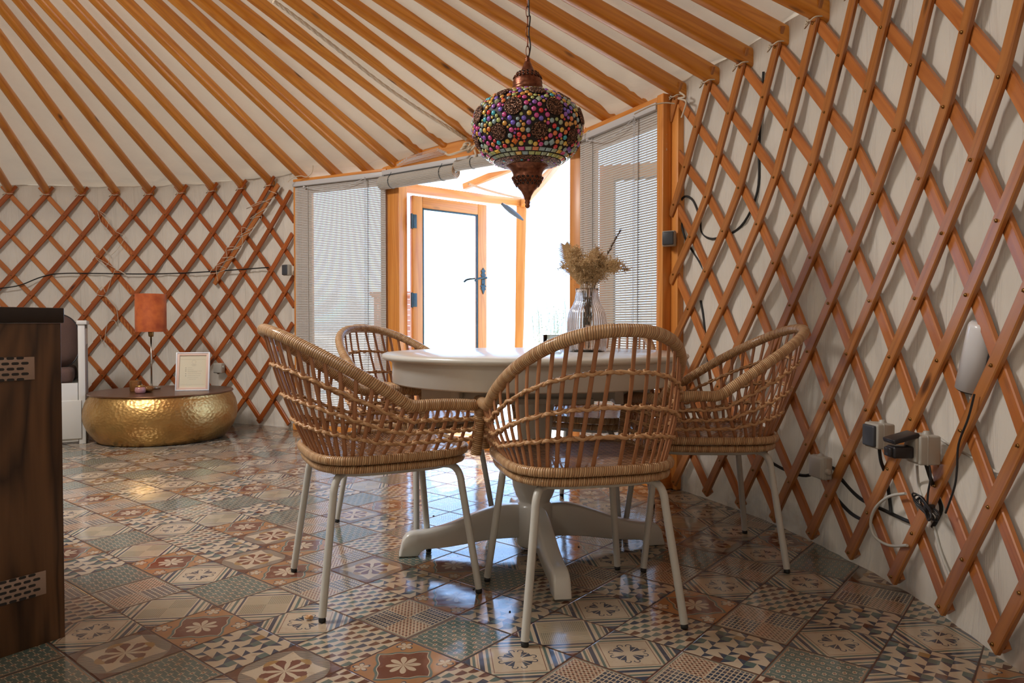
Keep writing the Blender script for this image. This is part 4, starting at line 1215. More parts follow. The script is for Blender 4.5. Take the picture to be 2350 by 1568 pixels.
LEGP = [(0.045, 0.165, 0.028), (0.12, 0.165, 0.036), (0.20, 0.152, 0.043), (0.28, 0.122, 0.047), (0.36, 0.093, 0.043), (0.41, 0.083, 0.036), (0.455, 0.078, 0.030)]
def foot_profile():
    top = spline([(0.045, 0, 0.172), (0.10, 0, 0.174), (0.16, 0, 0.164), (0.24, 0, 0.138), (0.32, 0, 0.108), (0.40, 0, 0.090), (0.445, 0, 0.088), (0.472, 0, 0.076), (0.490, 0, 0.045), (0.496, 0, 0.004)], 4)
    bot = spline([(0.496, 0, 0.002), (0.425, 0, 0.002), (0.418, 0, 0.016), (0.400, 0, 0.026), (0.33, 0, 0.030), (0.25, 0, 0.040), (0.16, 0, 0.052), (0.045, 0, 0.055)], 4)
    return top, bot
top, bot = foot_profile()
for k in range(4):
    a = math.radians(8.2)+k*PI/2; d = Vector((cos(a), sin(a), 0)); s_ = Vector((-d.y, d.x, 0))
    n = 34
    def samp(P_, x):
        for i in range(len(P_)-1):
            if (P_[i].x-x)*(P_[i+1].x-x) <= 0 and P_[i].x != P_[i+1].x:
                t = (x-P_[i].x)/(P_[i+1].x-P_[i].x); return lerp(P_[i].z, P_[i+1].z, t)
        return P_[-1].z if x > 0.3 else P_[0].z
    pts = []; prof = []; mb = MB(); vs = []; W = 0.0265
    xs = [0.045+(0.4955-0.045)*i/n for i in range(n+1)]
    m_ = 0
    for x in xs:
        zt_ = samp(top, x)
        zb_ = 0.002 if x > 0.424 else samp(bot[:], x) if x < 0.418 else 0.014
        b = 0.009; w = W
        loop = [(-w, zb_+b*.5), (-w, zt_-b), (-w+b*.35, zt_-b*.3), (-w+b, zt_), (w-b, zt_), (w-b*.35, zt_-b*.3), (w, zt_-b), (w, zb_+b*.5), (w-b*.5, zb_), (-w+b*.5, zb_)]
        m_ = len(loop)
        for q_, z_ in loop: vs.append(d*x+s_*q_+Vector((0, 0, max(z_, 0.0015))))
    fs = []
    for i in range(n):
        for j in range(m_): fs.append((i*m_+j, (i+1)*m_+j, (i+1)*m_+(j+1) % m_, i*m_+(j+1) % m_))
    fs += [tuple(range(m_)), tuple(n*m_+j for j in range(m_))[::-1]]
    mb.add(vs, fs); mb.build('leg', white_paint, tb)

# ------------------------------------------------------------------ vase with dried grasses
VX = at_z(1347, 807, TTOP); VX.z = TTOP
prof = [(0.0, 0.0), (0.062, 0.0), (0.068, 0.004), (0.0715, 0.02), (0.073, 0.06), (0.0725, 0.11), (0.069, 0.142), (0.061, 0.160), (0.052, 0.175), (0.045, 0.195), (0.041, 0.222), (0.042, 0.236)]
inner = [(r_-0.0045, z_) for r_, z_ in prof[::-1][:-1] if r_ > 0.01]+[(0.055, 0.008), (0.0, 0.008)]
mb = MB(); mb.lathe(prof+[(0.0395, 0.2365)]+inner, (0, 0, 0), 220, rib=lambda a, z: 1+0.030*abs(sin(a*22))**1.1*(1 if z > 0.003 else 0.2))
mb2 = mb.build('vase', vase_m); mb2.location = VX
tag(mb2, 'ribbed smoky pink glass vase standing on the white table', 'vase')
gr = random.Random(3)
def plume(k, lean, az, h, fuzz, dark=False):
    b = VX+Vector((gr.uniform(-.012, .012), gr.uniform(-.012, .012), 0.10)); mb = MB()
    rim = VX+Vector((cos(az)*0.024, sin(az)*0.024, 0.235)); tip = rim+Vector((cos(az)*lean, sin(az)*lean, h))
    mid = rim.lerp(tip, 0.5)+Vector((0, 0, 0.02+lean*0.15)); path = spline([b, rim, mid, tip], 10)
    mb.sweep(path, [(0.0013*cos(w_), 0.0013*sin(w_)) for w_ in (0, 2.1, 4.2)])
    st = int(len(path)*0.45); 
    for i in range(st, len(path)):
        t = (i-st)/(len(path)-st); p = path[i]
        for q_ in range(fuzz):
            dr = Vector((gr.gauss(0, 1), gr.gauss(0, 1), gr.gauss(0.55, .7))).normalized(); L_ = (0.012+0.026*sin(PI*min(1, t*0.9+0.1)))*gr.uniform(.5, 1.2)
            sd = dr.cross(Vector((gr.uniform(-1, 1), gr.uniform(-1, 1), gr.uniform(-1, 1)))).normalized()*0.0008
            e_ = p+dr*L_
            mb.add([p-sd, p+sd, e_+sd*.6, e_-sd*.6], [(0, 1, 2, 3)], None, 0, False)
            for c_ in range(3):
                o_ = p+dr*L_*(0.45+0.27*c_); r3 = 0.0016*gr.uniform(.7, 1.5)
                jx = Vector((gr.uniform(-.003, .003), gr.uniform(-.003, .003), gr.uniform(-.003, .003)))
                o_ = o_+jx
                mb.add([o_+Vector((r3, 0, 0)), o_+Vector((-r3*.5, r3*.87, 0)), o_+Vector((-r3*.5, -r3*.87, 0)), o_+Vector((0, 0, r3*1.8)), o_-Vector((0, 0, r3*1.4))], [(0, 1, 3), (1, 2, 3), (2, 0, 3), (1, 0, 4), (2, 1, 4), (0, 2, 4)], None, 0, True)
    return mb
for k in range(26):
    az = gr.uniform(0, 2*PI); lean = gr.uniform(0.015, 0.10)*(1.0+0.25*cos(az)); h = 0.155-0.75*lean+gr.uniform(-.03, .02)
    mb = plume(k, lean*1.12, az, h, 7)
    tag(mb.build('dried_grass_stem', dry_m), 'beige dried grass stem in the bushy bunch in the pink vase', 'dried stem', 'bushy dried grasses in the vase')
for k, (px, py) in enumerate(((1421, 533),)):
    tp = at_y(px, py, VX.y); b = VX+Vector((0.005, 0, 0.012)); rim = VX+Vector((0.028, 0, 0.236)); mb = MB(); path = spline([b, rim, rim.lerp(tp, .5)+Vector((-.008, 0, 0)), tp], 10)
    mb.sweep(path, [(0.0015*cos(w_), 0.0015*sin(w_)) for w_ in (0, 2.1, 4.2)])
    for p in path[22:]:
        for q_ in range(9):
            dr = ((path[-1]-path[-6]).normalized()+Vector((gr.gauss(0, .25), gr.gauss(0, .25), gr.gauss(0, .2)))).normalized(); sd = dr.cross(Vector((0, 1, 0))).normalized()*0.0009
            mb.add([p-sd, p+sd, p+dr*.02], [(0, 1, 2)], None, 0, False)
    tag(mb.build('dried_grass_stem', dry_dark), 'tallest thin dried reed leaning right out of the pink vase', 'dried stem')
# two flat feather leaves on the left
for k, (px, py, w_) in enumerate(((1296, 562, .030), (1316, 575, .020))):
    tp = at_y(px, py, VX.y-0.01); rim = VX+Vector((-0.022, -0.01, 0.236)); path = spline([VX+Vector((-.006, 0, .012)), rim, rim.lerp(tp, .5)+Vector((-.012, 0, .004)), tp], 12); mb = MB()
    mb.sweep(path, [(0.0014*cos(w1), 0.0014*sin(w1)) for w1 in (0, 2.1, 4.2)])
    n0 = 13
    for i in range(n0, len(path)-1):
        t = (i-n0)/(len(path)-n0); tg = (path[i+1]-path[i-1]).normalized(); sd = tg.cross(Vector((0, 1, 0))).normalized()
        for s_ in (-1, 1):
            for q_ in range(12):
                L_ = w_*(sin(PI*min(1, t*.85+.12)))**.7*gr.uniform(.8, 1.1); p = path[i].lerp(path[i+1], q_/12)
                e_ = p+sd*(s_*L_)+tg*L_*0.9+Vector((0, gr.uniform(-.004, .004), 0)); wv = tg*0.0006
                mb.add([p-wv, p+wv, e_+wv*.5, e_-wv*.5], [(0, 1, 2, 3)], None, 0, False)
    tag(mb.build('feather_plume', dry_m), ['wide feathery plume leaning left out of the pink vase', 'narrow feathery plume just inside the wide left one in the vase'][k], 'dried plume', 'feathery plumes')
# glassware behind the near chair's rim
def glass(px, py, r, h, lab, m, cat, name):
    p = at_z(px, py, TTOP); mb = MB(); mb.lathe([(0, 0), (r*.86, 0), (r, .01), (r, h), (r-.0025, h), (r-.003, .012), (0, .008)], (0, 0, 0), 36, rib=lambda a, z: 1+.015*sin(a*16)); o = mb.build(name, m); o.location = (p.x, p.y, TTOP); return tag(o, lab, cat)
glass(1268, 806, 0.036, 0.062, 'small clear glass candle holder on the table left of the vase', tumbler_m, 'candle holder', 'candle_holder')
glass(1304, 800, 0.030, 0.040, 'low amber glass bowl on the table between the clear glass and the vase', amber_m, 'bowl', 'glass_bowl')
# ------------------------------------------------------------------ mosaic pendant lamp
LX, LY = 0.056, 2.55
def lz(py): return at_y(1210, py, LY).z
LZ = lz(290); A_, B_ = 0.1985, 0.122
lp = empty('mosaic_pendant_lamp', (LX, LY, LZ), 0, 'big round mosaic pendant lamp of coloured glass beads and copper hanging over the table', 'pendant lamp')
def bulge(t):      # t: -1 bottom .. 1 top -> radius, z ; a flattened globe
    ph = t*PI/2
    return A_*max(0.0, cos(ph))**(1.0 if t > 0 else 0.68), (B_ if t > 0 else 0.148)*sin(ph)
mb = MB(); prof = [bulge(t/40) for t in range(-31, 33)]; mb.lathe([(r*0.985, z) for r, z in prof], (0, 0, 0), 72); mb.build('globe', grout_m, lp)
def surf(t, az, o=0.0):
    r, z = bulge(t); r2, z2 = bulge(t+0.01); r1, z1 = bulge(t-0.01); tr_, tz = r2-r1, z2-z1; l = math.hypot(tr_, tz); nr_, nz_ = tz/l, -tr_/l
    n = Vector((nr_*cos(az), nr_*sin(az), nz_)); ta = Vector((-sin(az), cos(az), 0))
    return Vector((r*cos(az), r*sin(az), z))+n*o, n, ta, r
gems = MB(); gd = random.Random(21)
def bead(t, az, r, ci, flat=False):
    p, n, ta, R_ = surf(t, az, -0.0005); b = n.cross(ta); M = Matrix((ta, b, n)).transposed()
    if not flat: gems.lathe([(r*.94, 0), (r*.90, r*.22), (r*.68, r*.42), (r*.35, r*.54), (0, r*.58)], p, 9, ci, M)
    else:
        vs = [p+M @ Vector(q) for q in ((r, 0, 0), (0, r*1.12, 0), (-r, 0, 0), (0, -r*1.12, 0), (r*.5, 0, r*.55), (0, r*.55, r*.55), (-r*.5, 0, r*.55), (0, -r*.55, r*.55))]
        gems.add(vs, [(0, 1, 5, 4), (1, 2, 6, 5), (2, 3, 7, 6), (3, 0, 4, 7), (4, 5, 6, 7)], None, ci, False)
def tilegem(t0, t1, az0, az1, ci):
    q = []
    for t, a in ((t0, az0), (t0, az1), (t1, az1), (t1, az0)): q.append(surf(t, a, 0)[0])
    p, n, ta, R_ = surf((t0+t1)/2, (az0+az1)/2, 0); c = sum(q, Vector())/4+n*0.0012
    q = [c+(v-c)*0.88 for v in q]; tp = [c+(v-c)*0.6+n*0.0035 for v in q]
    gems.add([v+n*0.0006 for v in q]+tp, [(0, 1, 5, 4), (1, 2, 6, 5), (2, 3, 7, 6), (3, 0, 4, 7), (4, 5, 6, 7)], None, ci, False)
# round filigree medallions
meds = []
for row, t, n, r, ph in ((0, 0.47, 8, 0.028, 0.25), (1, 0.08, 8, 0.031, 0.62), (2, -0.29, 8, 0.028, 0.22)):
    for k in range(n):
        az = 2*PI*(k+ph)/n+gd.uniform(-.04, .04); meds.append((t+gd.uniform(-.015, .015), az, r))
mm = MB()
for t, az, r in meds:
    p, n, ta, R_ = surf(t, az, 0.001); b = n.cross(ta); M = Matrix((ta, b, n)).transposed()
    mm.lathe([(r, -0.002), (r, 0.001), (r*.94, 0.0025), (r*.88, 0.001), (r*.62, 0.0012), (r*.57, 0.003), (r*.5, 0.0012), (r*.2, 0.002), (0.0, 0.003)], p, 28, 0, M, rib=lambda a, z: 1+0.02*sin(a*14))
    for w_ in range(14):
        a = 2*PI*w_/14
        for rr in (0.75, 0.38): mm.lathe([(0.0026, 0), (0.0018, 0.0022), (0, 0.003)], p+M @ Vector((r*rr*cos(a), r*rr*sin(a), 0.001)), 6, 0, M)
mm.build('medallion', filigree, lp)
for t, az, r in meds:
    if gd.random() < 0.6: bead(t, az, 0.0068, gd.choice([7, 2, 1, 3]))
# rows of flat tiles at top and bottom
for t0, t1, n in ((0.66, 0.74, 36), (-0.60, -0.53, 38), (-0.68, -0.61, 36)):
    for k in range(n): tilegem(t0, t1, 2*PI*k/n, 2*PI*(k+1)/n, gd.choice([3, 8, 8, 6, 0, 5, 10, 4, 3, 8, 6]))
placed = []
def free(t, az, r):
    p = surf(t, az)[0]
    for q, s_ in placed:
        if (p-q).length < (r+s_)*0.98: return False
    for t2, a2, r2 in meds:
        if (p-surf(t2, a2)[0]).length < r+r2*1.0: return False
    placed.append((p, r)); return True
for k in range(8):      # groups of three faceted diamonds
    az = 2*PI*(k+0.72)/8; ci = [9, 8, 6, 9, 8, 5, 6, 8][k]
    for dt, da in ((-0.44, -0.065), (-0.44, 0.065), (-0.36, 0.0)):
        if free(dt, az+da, 0.0115): bead(dt, az+da, 0.0125, ci, True)
    for dt, da in ((0.56, -0.07), (0.56, 0.07), (0.22, 0.02)):
        if free(dt, az+da+0.38, 0.0105): bead(dt, az+da+0.38, 0.0115, [8, 6, 8, 6, 8, 8, 6, 8][k], True)
tries = 0
for r, cnt in ((0.0092, 9000), (0.0070, 8000), (0.0048, 9000)):
    for _ in range(cnt):
        t = gd.uniform(-0.505, 0.64); az = gd.uniform(0, 2*PI)
        if free(t, az, r): bead(t, az, r, gd.choice([0, 0, 1, 1, 2, 2, 3, 3, 3, 4, 5, 6, 6, 8, 10, 9, 7] if r > .006 else [0, 4, 10, 2, 3, 1]))
gems.build('glass_beads', gem_m, lp)
for t0, t1 in ((0.77, 0.93), (-0.95, -0.69)):
    mb = MB(); pr = []
    n = 10
    for i in range(n+1):
        t = lerp(t0, t1, i/n); r, z = bulge(t); pr.append((r*1.004, z*1.004))
    mb.lathe(pr, (0, 0, 0), 72); mb.build('filigree_band', filigree, lp)
extra = MB()
save, gems = gems, extra
for k in range(16):
    bead(-0.77+gd.uniform(-.03, .03), 2*PI*(k+gd.random()*.5)/16, 0.0058, gd.choice([7, 3, 1, 0, 8, 4])); 
    if k % 2: bead(0.80, 2*PI*(k)/16, 0.006, gd.choice([7, 5, 1]))
for k in range(30): bead(-0.85, 2*PI*k/30, 0.0036, gd.choice([10, 8, 3, 5]))
extra.build('band_beads', gem_m, lp)
def zz_(py): return lz(py)-LZ
def kx(px): return px/FPX*LY
mb = MB(); prof = [(kx(38), zz_(217)), (kx(37), zz_(207)), (kx(37), zz_(203)), (kx(33), zz_(201)), (kx(33.5), zz_(196)), (kx(34.5), zz_(193)), (kx(33), zz_(191)), (kx(34), zz_(186)), (kx(33), zz_(181)), (kx(30), zz_(172)), (kx(24), zz_(165)), (kx(16), zz_(161)), (kx(13.5), zz_(156)), (kx(10), zz_(149)), (kx(7), zz_(142)), (kx(5), zz_(138)), (kx(6.2), zz_(136)), (kx(4), zz_(133)), (kx(4.5), zz_(131)), (kx(2), zz_(128)), (0, zz_(127))]
prof = [(r_, z_-0.17*r_) for r_, z_ in prof]; mb.lathe(prof, (0, 0, 0), 48); mb.build('top_cap', copper, lp)
mb = MB(); prof = [(0, zz_(479)), (kx(4), zz_(477)), (kx(6), zz_(473)), (kx(4.5), zz_(469)), (kx(6.5), zz_(465)), (kx(5), zz_(461)), (kx(7), zz_(457)), (kx(9), zz_(450)), (kx(15), zz_(439)), (kx(21), zz_(433)), (kx(26), zz_(424)), (kx(32), zz_(415)), (kx(34), zz_(407)), (kx(32.5), zz_(402)), (kx(34), zz_(398)), (kx(36), zz_(393)), (kx(41), zz_(388)), (kx(47), zz_(384)), (kx(50), zz_(381)), (kx(50), zz_(377)), (kx(46), zz_(375)), (0, zz_(375))]
mb.lathe(prof, (0, 0, 0), 56); mb.build('bottom_finial', copper, lp)
# pierced bands: dark keyholes with raised rims on cap and finial
mb = MB(); mr = MB()
for zc, rr, n in ((zz_(174)-0.17*kx(31), kx(31), 20), (zz_(167)-0.17*kx(26), kx(25.5), 16), (zz_(411), kx(34.4), 20), (zz_(419), kx(30.5), 18), (zz_(425), kx(26.8), 16)):
    mb = MB()
    for k in range(n):
        a = 2*PI*k/n; up_ = 0.45 if zc > 0 else -0.45
        nn = Vector((cos(a), sin(a), up_)).normalized(); ta = Vector((-sin(a), cos(a), 0)); M = Matrix((ta, nn.cross(ta), nn)).transposed()
        p = Vector((rr*cos(a), rr*sin(a), zc)); mb.lathe([(0.0042, 0), (0.0042, 0.0012), (0, 0.0012)], p, 8, M=M)
        mb.sweep([p+nn*0.0014+M @ Vector((0.0052*cos(w_), 0.0052*sin(w_), 0)) for w_ in [2*PI*i/10 for i in range(10)]], [(0.0011*cos(2*PI*i/5), 0.0011*sin(2*PI*i/5)) for i in range(5)], closed=True, mi=1)
    mb.build('pierced_band', [black_plastic, copper], lp)
# chain links and cable
zc = zz_(128); ztop = roof_z(LX, LY)-LZ-0.01; L_ = 0.040; k = 0; mb = MB()
while zc < ztop:
    o_ = Vector((1, 0, 0)) if k % 2 == 0 else Vector((0.25, 1, 0)).normalized()
    mb.sweep([o_*(0.0058*cos(w_))+Vector((0, 0, zc+L_/2-0.004+L_*0.5*sin(w_))) for w_ in [2*PI*i/14 for i in range(14)]], [(0.0015*cos(2*PI*i/6), 0.0015*sin(2*PI*i/6)) for i in range(6)], closed=True)
    zc += L_*0.88; k += 1
mb.build('chain', copper, lp)
mb = MB(); mb.sweep(spline([(0.004, 0, zz_(130)), (0.010, 0.002, zz_(105)), (0.004, 0, zz_(75)), (0.009, 0, zz_(40)), (0.004, 0, zz_(5)), (0.006, 0, ztop)], 6), 0.0028); mb.build('lamp_cable', black_plastic, lp)

# ------------------------------------------------------------------ gold drum table and what stands on it
DX, DY, DZ = -2.585, 5.20, 0.350
g = empty('drum_table', (DX, DY, 0), 0, 'low round hammered golden drum table with a bronze top by the left lattice', 'drum table')
mb = MB(); mb.lathe([(0, 0.002), (0.415, 0.002), (0.425, 0.006), (0.455, 0.04), (0.488, 0.09), (0.508, 0.14), (0.516, 0.19), (0.512, 0.24), (0.500, 0.285), (0.483, 0.318), (0.474, 0.333), (0.474, 0.345), (0, 0.345)], (0, 0, 0), 96); mb.build('drum_body', gold, g)
mb = MB(); mb.lathe([(0, 0.340), (0.480, 0.340), (0.486, 0.3415), (0.487, 0.346), (0.484, 0.350), (0.478, DZ), (0, DZ)], (0, 0, 0), 96); mb.build('drum_top', bronze, g)
def on_drum(px, py): p = at_z(px, py, DZ); p.z = DZ; return p
p = on_drum(348, 893)
l = empty('table_lamp', tuple(p), 0, 'table lamp with a rust velvet shade on a thin steel stem on the drum table', 'table lamp')
mb = MB(); mb.lathe([(0, 0), (0.060, 0), (0.0615, 0.004), (0.0615, 0.017), (0.059, 0.020), (0.012, 0.021), (0.010, 0.026), (0, 0.026)], (0, 0, 0), 40); mb.build('base', chrome, l)
mb = MB(); mb.lathe([(0, 0.02), (0.0062, 0.02), (0.0062, 0.40), (0.0, 0.40)], (0, 0, 0), 14); mb.build('stem', chrome, l)
mb = MB(); mb.lathe([(0, 0.395), (0.014, 0.396), (0.018, 0.405), (0.020, 0.425), (0.021, 0.45), (0.0, 0.45)], (0, 0, 0), 20); mb.build('lamp_holder', brass, l)
mb = MB(); R_ = 0.108; mb.lathe([(R_, 0.434), (R_, 0.720), (R_-0.002, 0.720), (R_-0.002, 0.434), (R_, 0.434)], (0, 0, 0), 48)
for k in range(3): a = 2*PI*k/3; mb.sweep([(0, 0, 0.455), (R_*cos(a), R_*sin(a), 0.45)], 0.0015)
mb.build('lamp_shade', velvet, l)
mb = MB(); mb.sweep([(0.030, -0.02, 0.434), (0.030, -0.021, 0.34), (0.031, -0.02, 0.255)], 0.0009); mb.lathe([(0, 0.245), (0.004, 0.247), (0.004, 0.252), (0, 0.256)], (0.031, -0.02, 0), 8); mb.build('pull_chain', chrome, l)
def put(name, lab, cat, px, py, prof, m, seg=36, rib=None, extra=None, grp=None):
    p = on_drum(px, py); o = empty(name, tuple(p), 0, lab, cat, grp)
    mb = MB(); mb.lathe(prof, (0, 0, 0), seg, rib=rib); mb.build('glass_cup', m, o)
    if extra:
        for nm, pr, mm_ in extra: mb = MB(); mb.lathe(pr, (0, 0, 0), seg); mb.build(nm, mm_, o)
    return o
put('candle_jar', 'ribbed amber glass candle jar, tallest of the three jars on the drum table', 'candle jar', 311, 898, [(0, 0), (.034, 0), (.038, .005), (.0395, .07), (.037, .078), (.034, .078), (.034, .008), (0, .007)], amber_m, 44, lambda a, z: 1+.02*sin(a*18), [('candle', [(0, .008), (.032, .008), (.032, .030), (0, .031)], wax)])
put('candle_jar', 'small rose glass candle jar with a gold rim in front of the amber one', 'candle jar', 322, 903, [(0, 0), (.028, 0), (.034, .008), (.036, .024), (.033, .040), (.027, .046), (.025, .046), (.030, .038), (.032, .022), (.028, .006), (0, .005)], rose_glass, 36, None, [('gold_rim', [(.0245, .045), (.029, .045), (.0295, .056), (.0245, .056), (.0245, .045)], gold), ('candle', [(0, .006), (.027, .007), (.029, .03), (0, .032)], wax)])
put('candle_bowl', 'squat amber glass candle bowl beside the lamp base', 'candle bowl', 340, 900, [(0, 0), (.022, 0), (.034, .010), (.037, .024), (.030, .040), (.024, .044), (.022, .043), (.028, .038), (.034, .024), (.020, .005), (0, .004)], amber_m, 36, None, [('candle', [(0, .006), (.022, .007), (.028, .024), (0, .026)], wax)])
# framed notice leaning back on its strut
FP = on_drum(441, 897); tilt = math.radians(9); yaw = math.radians(10)
f = empty('picture_frame', tuple(FP), yaw, 'white and pink framed house notice standing on the drum table', 'picture frame')
Mx = Matrix.Rotation(-tilt, 3, 'X')
W_, H_ = 0.235, 0.285
def fb(mb, x, y, z, sx, sy, sz, bev=0.0): mb.box(tuple(Mx @ Vector((x, y, z))), (sx, sy, sz), Mx, 0, bev)
mb = MB()
for x in (-W_/2+0.004, W_/2-0.004): fb(mb, x, 0, H_/2, 0.008, 0.018, H_, .001)
for z in (0.004, H_-0.004): fb(mb, 0, 0, z, W_-0.016, 0.018, 0.008, .001)
mb.build('outer_frame', white_gloss, f)
mb = MB()
for x in (-W_/2+0.016, W_/2-0.016): fb(mb, x, 0.001, H_/2, 0.016, 0.013, H_-0.016, .001)
for z in (0.016, H_-0.016): fb(mb, 0, 0.001, z, W_-0.048, 0.013, 0.016, .001)
mb.build('pink_mount', pink_frame, f)
mb = MB(); fb(mb, 0, 0.003, H_/2, W_-0.046, 0.003, H_-0.046); mb.build('notice_sheet', paper, f)
mb = MB(); yk = 0.0012; rr = random.Random(9)
def dash(x0, x1, z, h=0.0016): fb(mb, (x0+x1)/2, yk, z, x1-x0, 0.0004, h)
dash(-0.085, 0.085, 0.232, .0007); dash(-0.085, 0.085, 0.045, .0007)
for k in range(28):
    a = 2*PI*k/28; fb(mb, 0.006+0.014*cos(a), yk, 0.213+0.014*sin(a), 0.0026, 0.0004, 0.0012)
for z, x0, x1 in ((0.192, -0.012, 0.024), (0.186, -0.006, 0.018)): dash(x0, x1, z)
for z, x0, x1 in ((0.171, -0.035, -0.005), (0.157, -0.038, 0.002), (0.146, -0.036, 0.062), (0.140, -0.036, 0.030), (0.127, -0.034, 0.056), (0.112, -0.034, 0.054), (0.097, -0.036, 0.040), (0.084, -0.022, 0.024)):
    x = x0
    while x < x1: w_ = rr.uniform(.004, .011); dash(x, min(x+w_, x1), z); x += w_+0.0022
    if z in (0.171, 0.157, 0.146, 0.127, 0.112): fb(mb, -0.049, yk, z-0.001, 0.006, 0.0004, 0.006)
mb.build('printed_lines', ink, f)
mb = MB(); mb.add([(-.02, .012, .0015), (.02, .012, .0015), (.02, .085, .0015), (-.02, .085, .0015), (-.02, .040, .20), (.02, .040, .20), (.02, .044, .20), (-.02, .044, .20)], [(0, 1, 2, 3), (0, 4, 5, 1), (1, 5, 6, 2), (2, 6, 7, 3), (3, 7, 4, 0), (4, 7, 6, 5)], None, 0, False)
mb.build('strut', white_gloss, f)

# ------------------------------------------------------------------ white daybed with brown cushions (behind the counter)
q0 = at_z(196, 1019, 0.0)          # front corner on the floor
d = Vector((-0.868, -0.496, 0)).normalized(); bkd = Vector((d.y, -d.x, 0)); bkd = bkd if bkd.y > 0 else -bkd
M = Matrix((-d, bkd, Z1)).transposed()
b = empty('daybed', tuple(q0), 0, 'white wooden daybed standing against the left lattice behind the dark counter', 'daybed')
def bb(mb, x, y, z, sx, sy, sz, bev=0.003): mb.box(tuple(d*x+bkd*y+Vector((0, 0, z))), (sx, sy, sz), M, 0, bev)
DEP = 0.74
mb = MB(); bb(mb, 0.016, 0.018, 0.42, 0.042, 0.036, 0.84); bb(mb, 0.016, DEP-0.018, 0.42, 0.042, 0.036, 0.84); bb(mb, 0.016, DEP/2, 0.40, 0.022, DEP-0.05, 0.78, .001); bb(mb, 0.012, DEP/2, 0.75, 0.034, DEP-0.07, 0.12); bb(mb, 0.012, DEP/2, 0.10, 0.034, DEP-0.07, 0.12)
mb.build('end_panel', bed_white, b)
mb = MB(); bb(mb, 0.014, DEP/2, 0.853, 0.062, DEP+0.02, 0.028); mb.build('top_rail', bed_white, b)
mb = MB(); bb(mb, 0.95, 0.012, 0.225, 1.82, 0.022, 0.41); bb(mb, 0.95, DEP-0.012, 0.5, 1.82, 0.022, 0.70); bb(mb, 0.95, DEP/2, 0.40, 1.80, DEP-0.06, 0.03); bb(mb, 1.88, DEP/2, 0.42, 0.03, DEP, 0.84); mb.build('bed_frame', bed_white, b)
for k in range(2):
    mb = MB(); bb(mb, 0.10+0.30+0.84*k-0.05, -0.002, 0.175, 0.66, 0.014, 0.27, .004); o_ = mb.build('drawer', bed_white, b)
mb = MB(); bb(mb, 0.95, DEP/2, 0.475, 1.76, DEP-0.08, 0.11, .03); mb.build('mattress', brown_cloth, b)
def cushion(cx, cy, cz, w_, h_, t_, lab, rot=0.0, tl=0.25):
    mb = MB(); n = 18; vs = []; fs = []
    for s_ in (-1, 1):
        for i in range(n+1):
            for j in range(n+1):
                u, v = -1+2*i/n, -1+2*j/n; rr = (abs(u)**3.2+abs(v)**3.2)**(1/3.2); k_ = max(abs(u), abs(v)); f_ = (k_/rr if rr > 1e-6 else 1)
                f_ = lerp(1, f_, k_); uu, vv = u*f_, v*f_; e_ = max(0, 1-k_**2.2); t2 = t_*0.5*e_**0.55*(1+0.10*noise.noise(Vector((u*2, v*2, s_*3+cx))))
                vs.append((uu*w_/2, s_*t2, vv*h_/2))
    N1 = (n+1)**2
    for s_ in (0, 1):
        for i in range(n):
            for j in range(n):
                a = s_*N1+i*(n+1)+j; q4 = (a, a+n+1, a+n+2, a+1); fs.append(q4 if s_ == 0 else q4[::-1])
    R_ = M @ Matrix.Rotation(rot, 3, 'Z') @ Matrix.Rotation(-tl, 3, 'X'); mb.add([R_ @ Vector(v) for v in vs], fs)
    o = mb.build('cushion', brown_cloth); o.location = q0+d*cx+bkd*cy+Vector((0, 0, cz)); tag(o, lab, 'cushion', 'brown cushions on the daybed'); 
    ed = MB(); ed.sweep([R_ @ Vector((w_/2*1.0*math.copysign(abs(cos(a))**0.62, cos(a)), 0, h_/2*math.copysign(abs(sin(a))**0.62, sin(a)))) for a in [2*PI*i/64 for i in range(64)]], 0.006, closed=True); ed.build('zip_piping', black_plastic, o)
cushion(0.30, 0.30, 0.72, 0.52, 0.42, 0.17, 'plump brown cushion with dark piping leaning at the visible end of the daybed', 0.12, 0.2)
cushion(0.95, 0.34, 0.73, 0.50, 0.42, 0.16, 'brown cushion further along the daybed hidden by the counter', -0.08, 0.25) if False else None

# ------------------------------------------------------------------ dark kitchen counter end at the left edge
c0 = at_z(150, 1462, 0.0); c1 = at_z(0, 1512, 0.0); e1 = (c1-c0); e1.z = 0; e1.normalize()     # runs towards the camera
nrm = Vector((-e1.y, e1.x, 0)); nrm = nrm if nrm.x > 0 else -nrm                               # faces the room
M = Matrix((e1, nrm, Z1)).transposed()
ck = empty('kitchen_counter', (c0.x, c0.y, 0), 0, 'dark walnut kitchen counter end with a black worktop at the left edge of the room', 'counter')
def cb(mb, x, y, z, sx, sy, sz, bev=0.0015): mb.box(tuple(e1*x-nrm*y+Vector((0, 0, z))), (sx, sy, sz), M, 0, bev)
LC_ = 0.62
mb = MB(); cb(mb, LC_/2, 0.010, 0.418, LC_, 0.020, 0.836); 
mb.build('end_panel', walnut, ck)
mb = MB(); cb(mb, LC_/2, 0.62, 0.40, LC_-0.01, 1.19, 0.78); mb.build('cabinet_body', walnut, ck)
mb = MB(); cb(mb, LC_/2+0.006, 0.605, 0.857, LC_+0.026, 1.22, 0.040, .003); mb.build('worktop', worktop_m, ck)
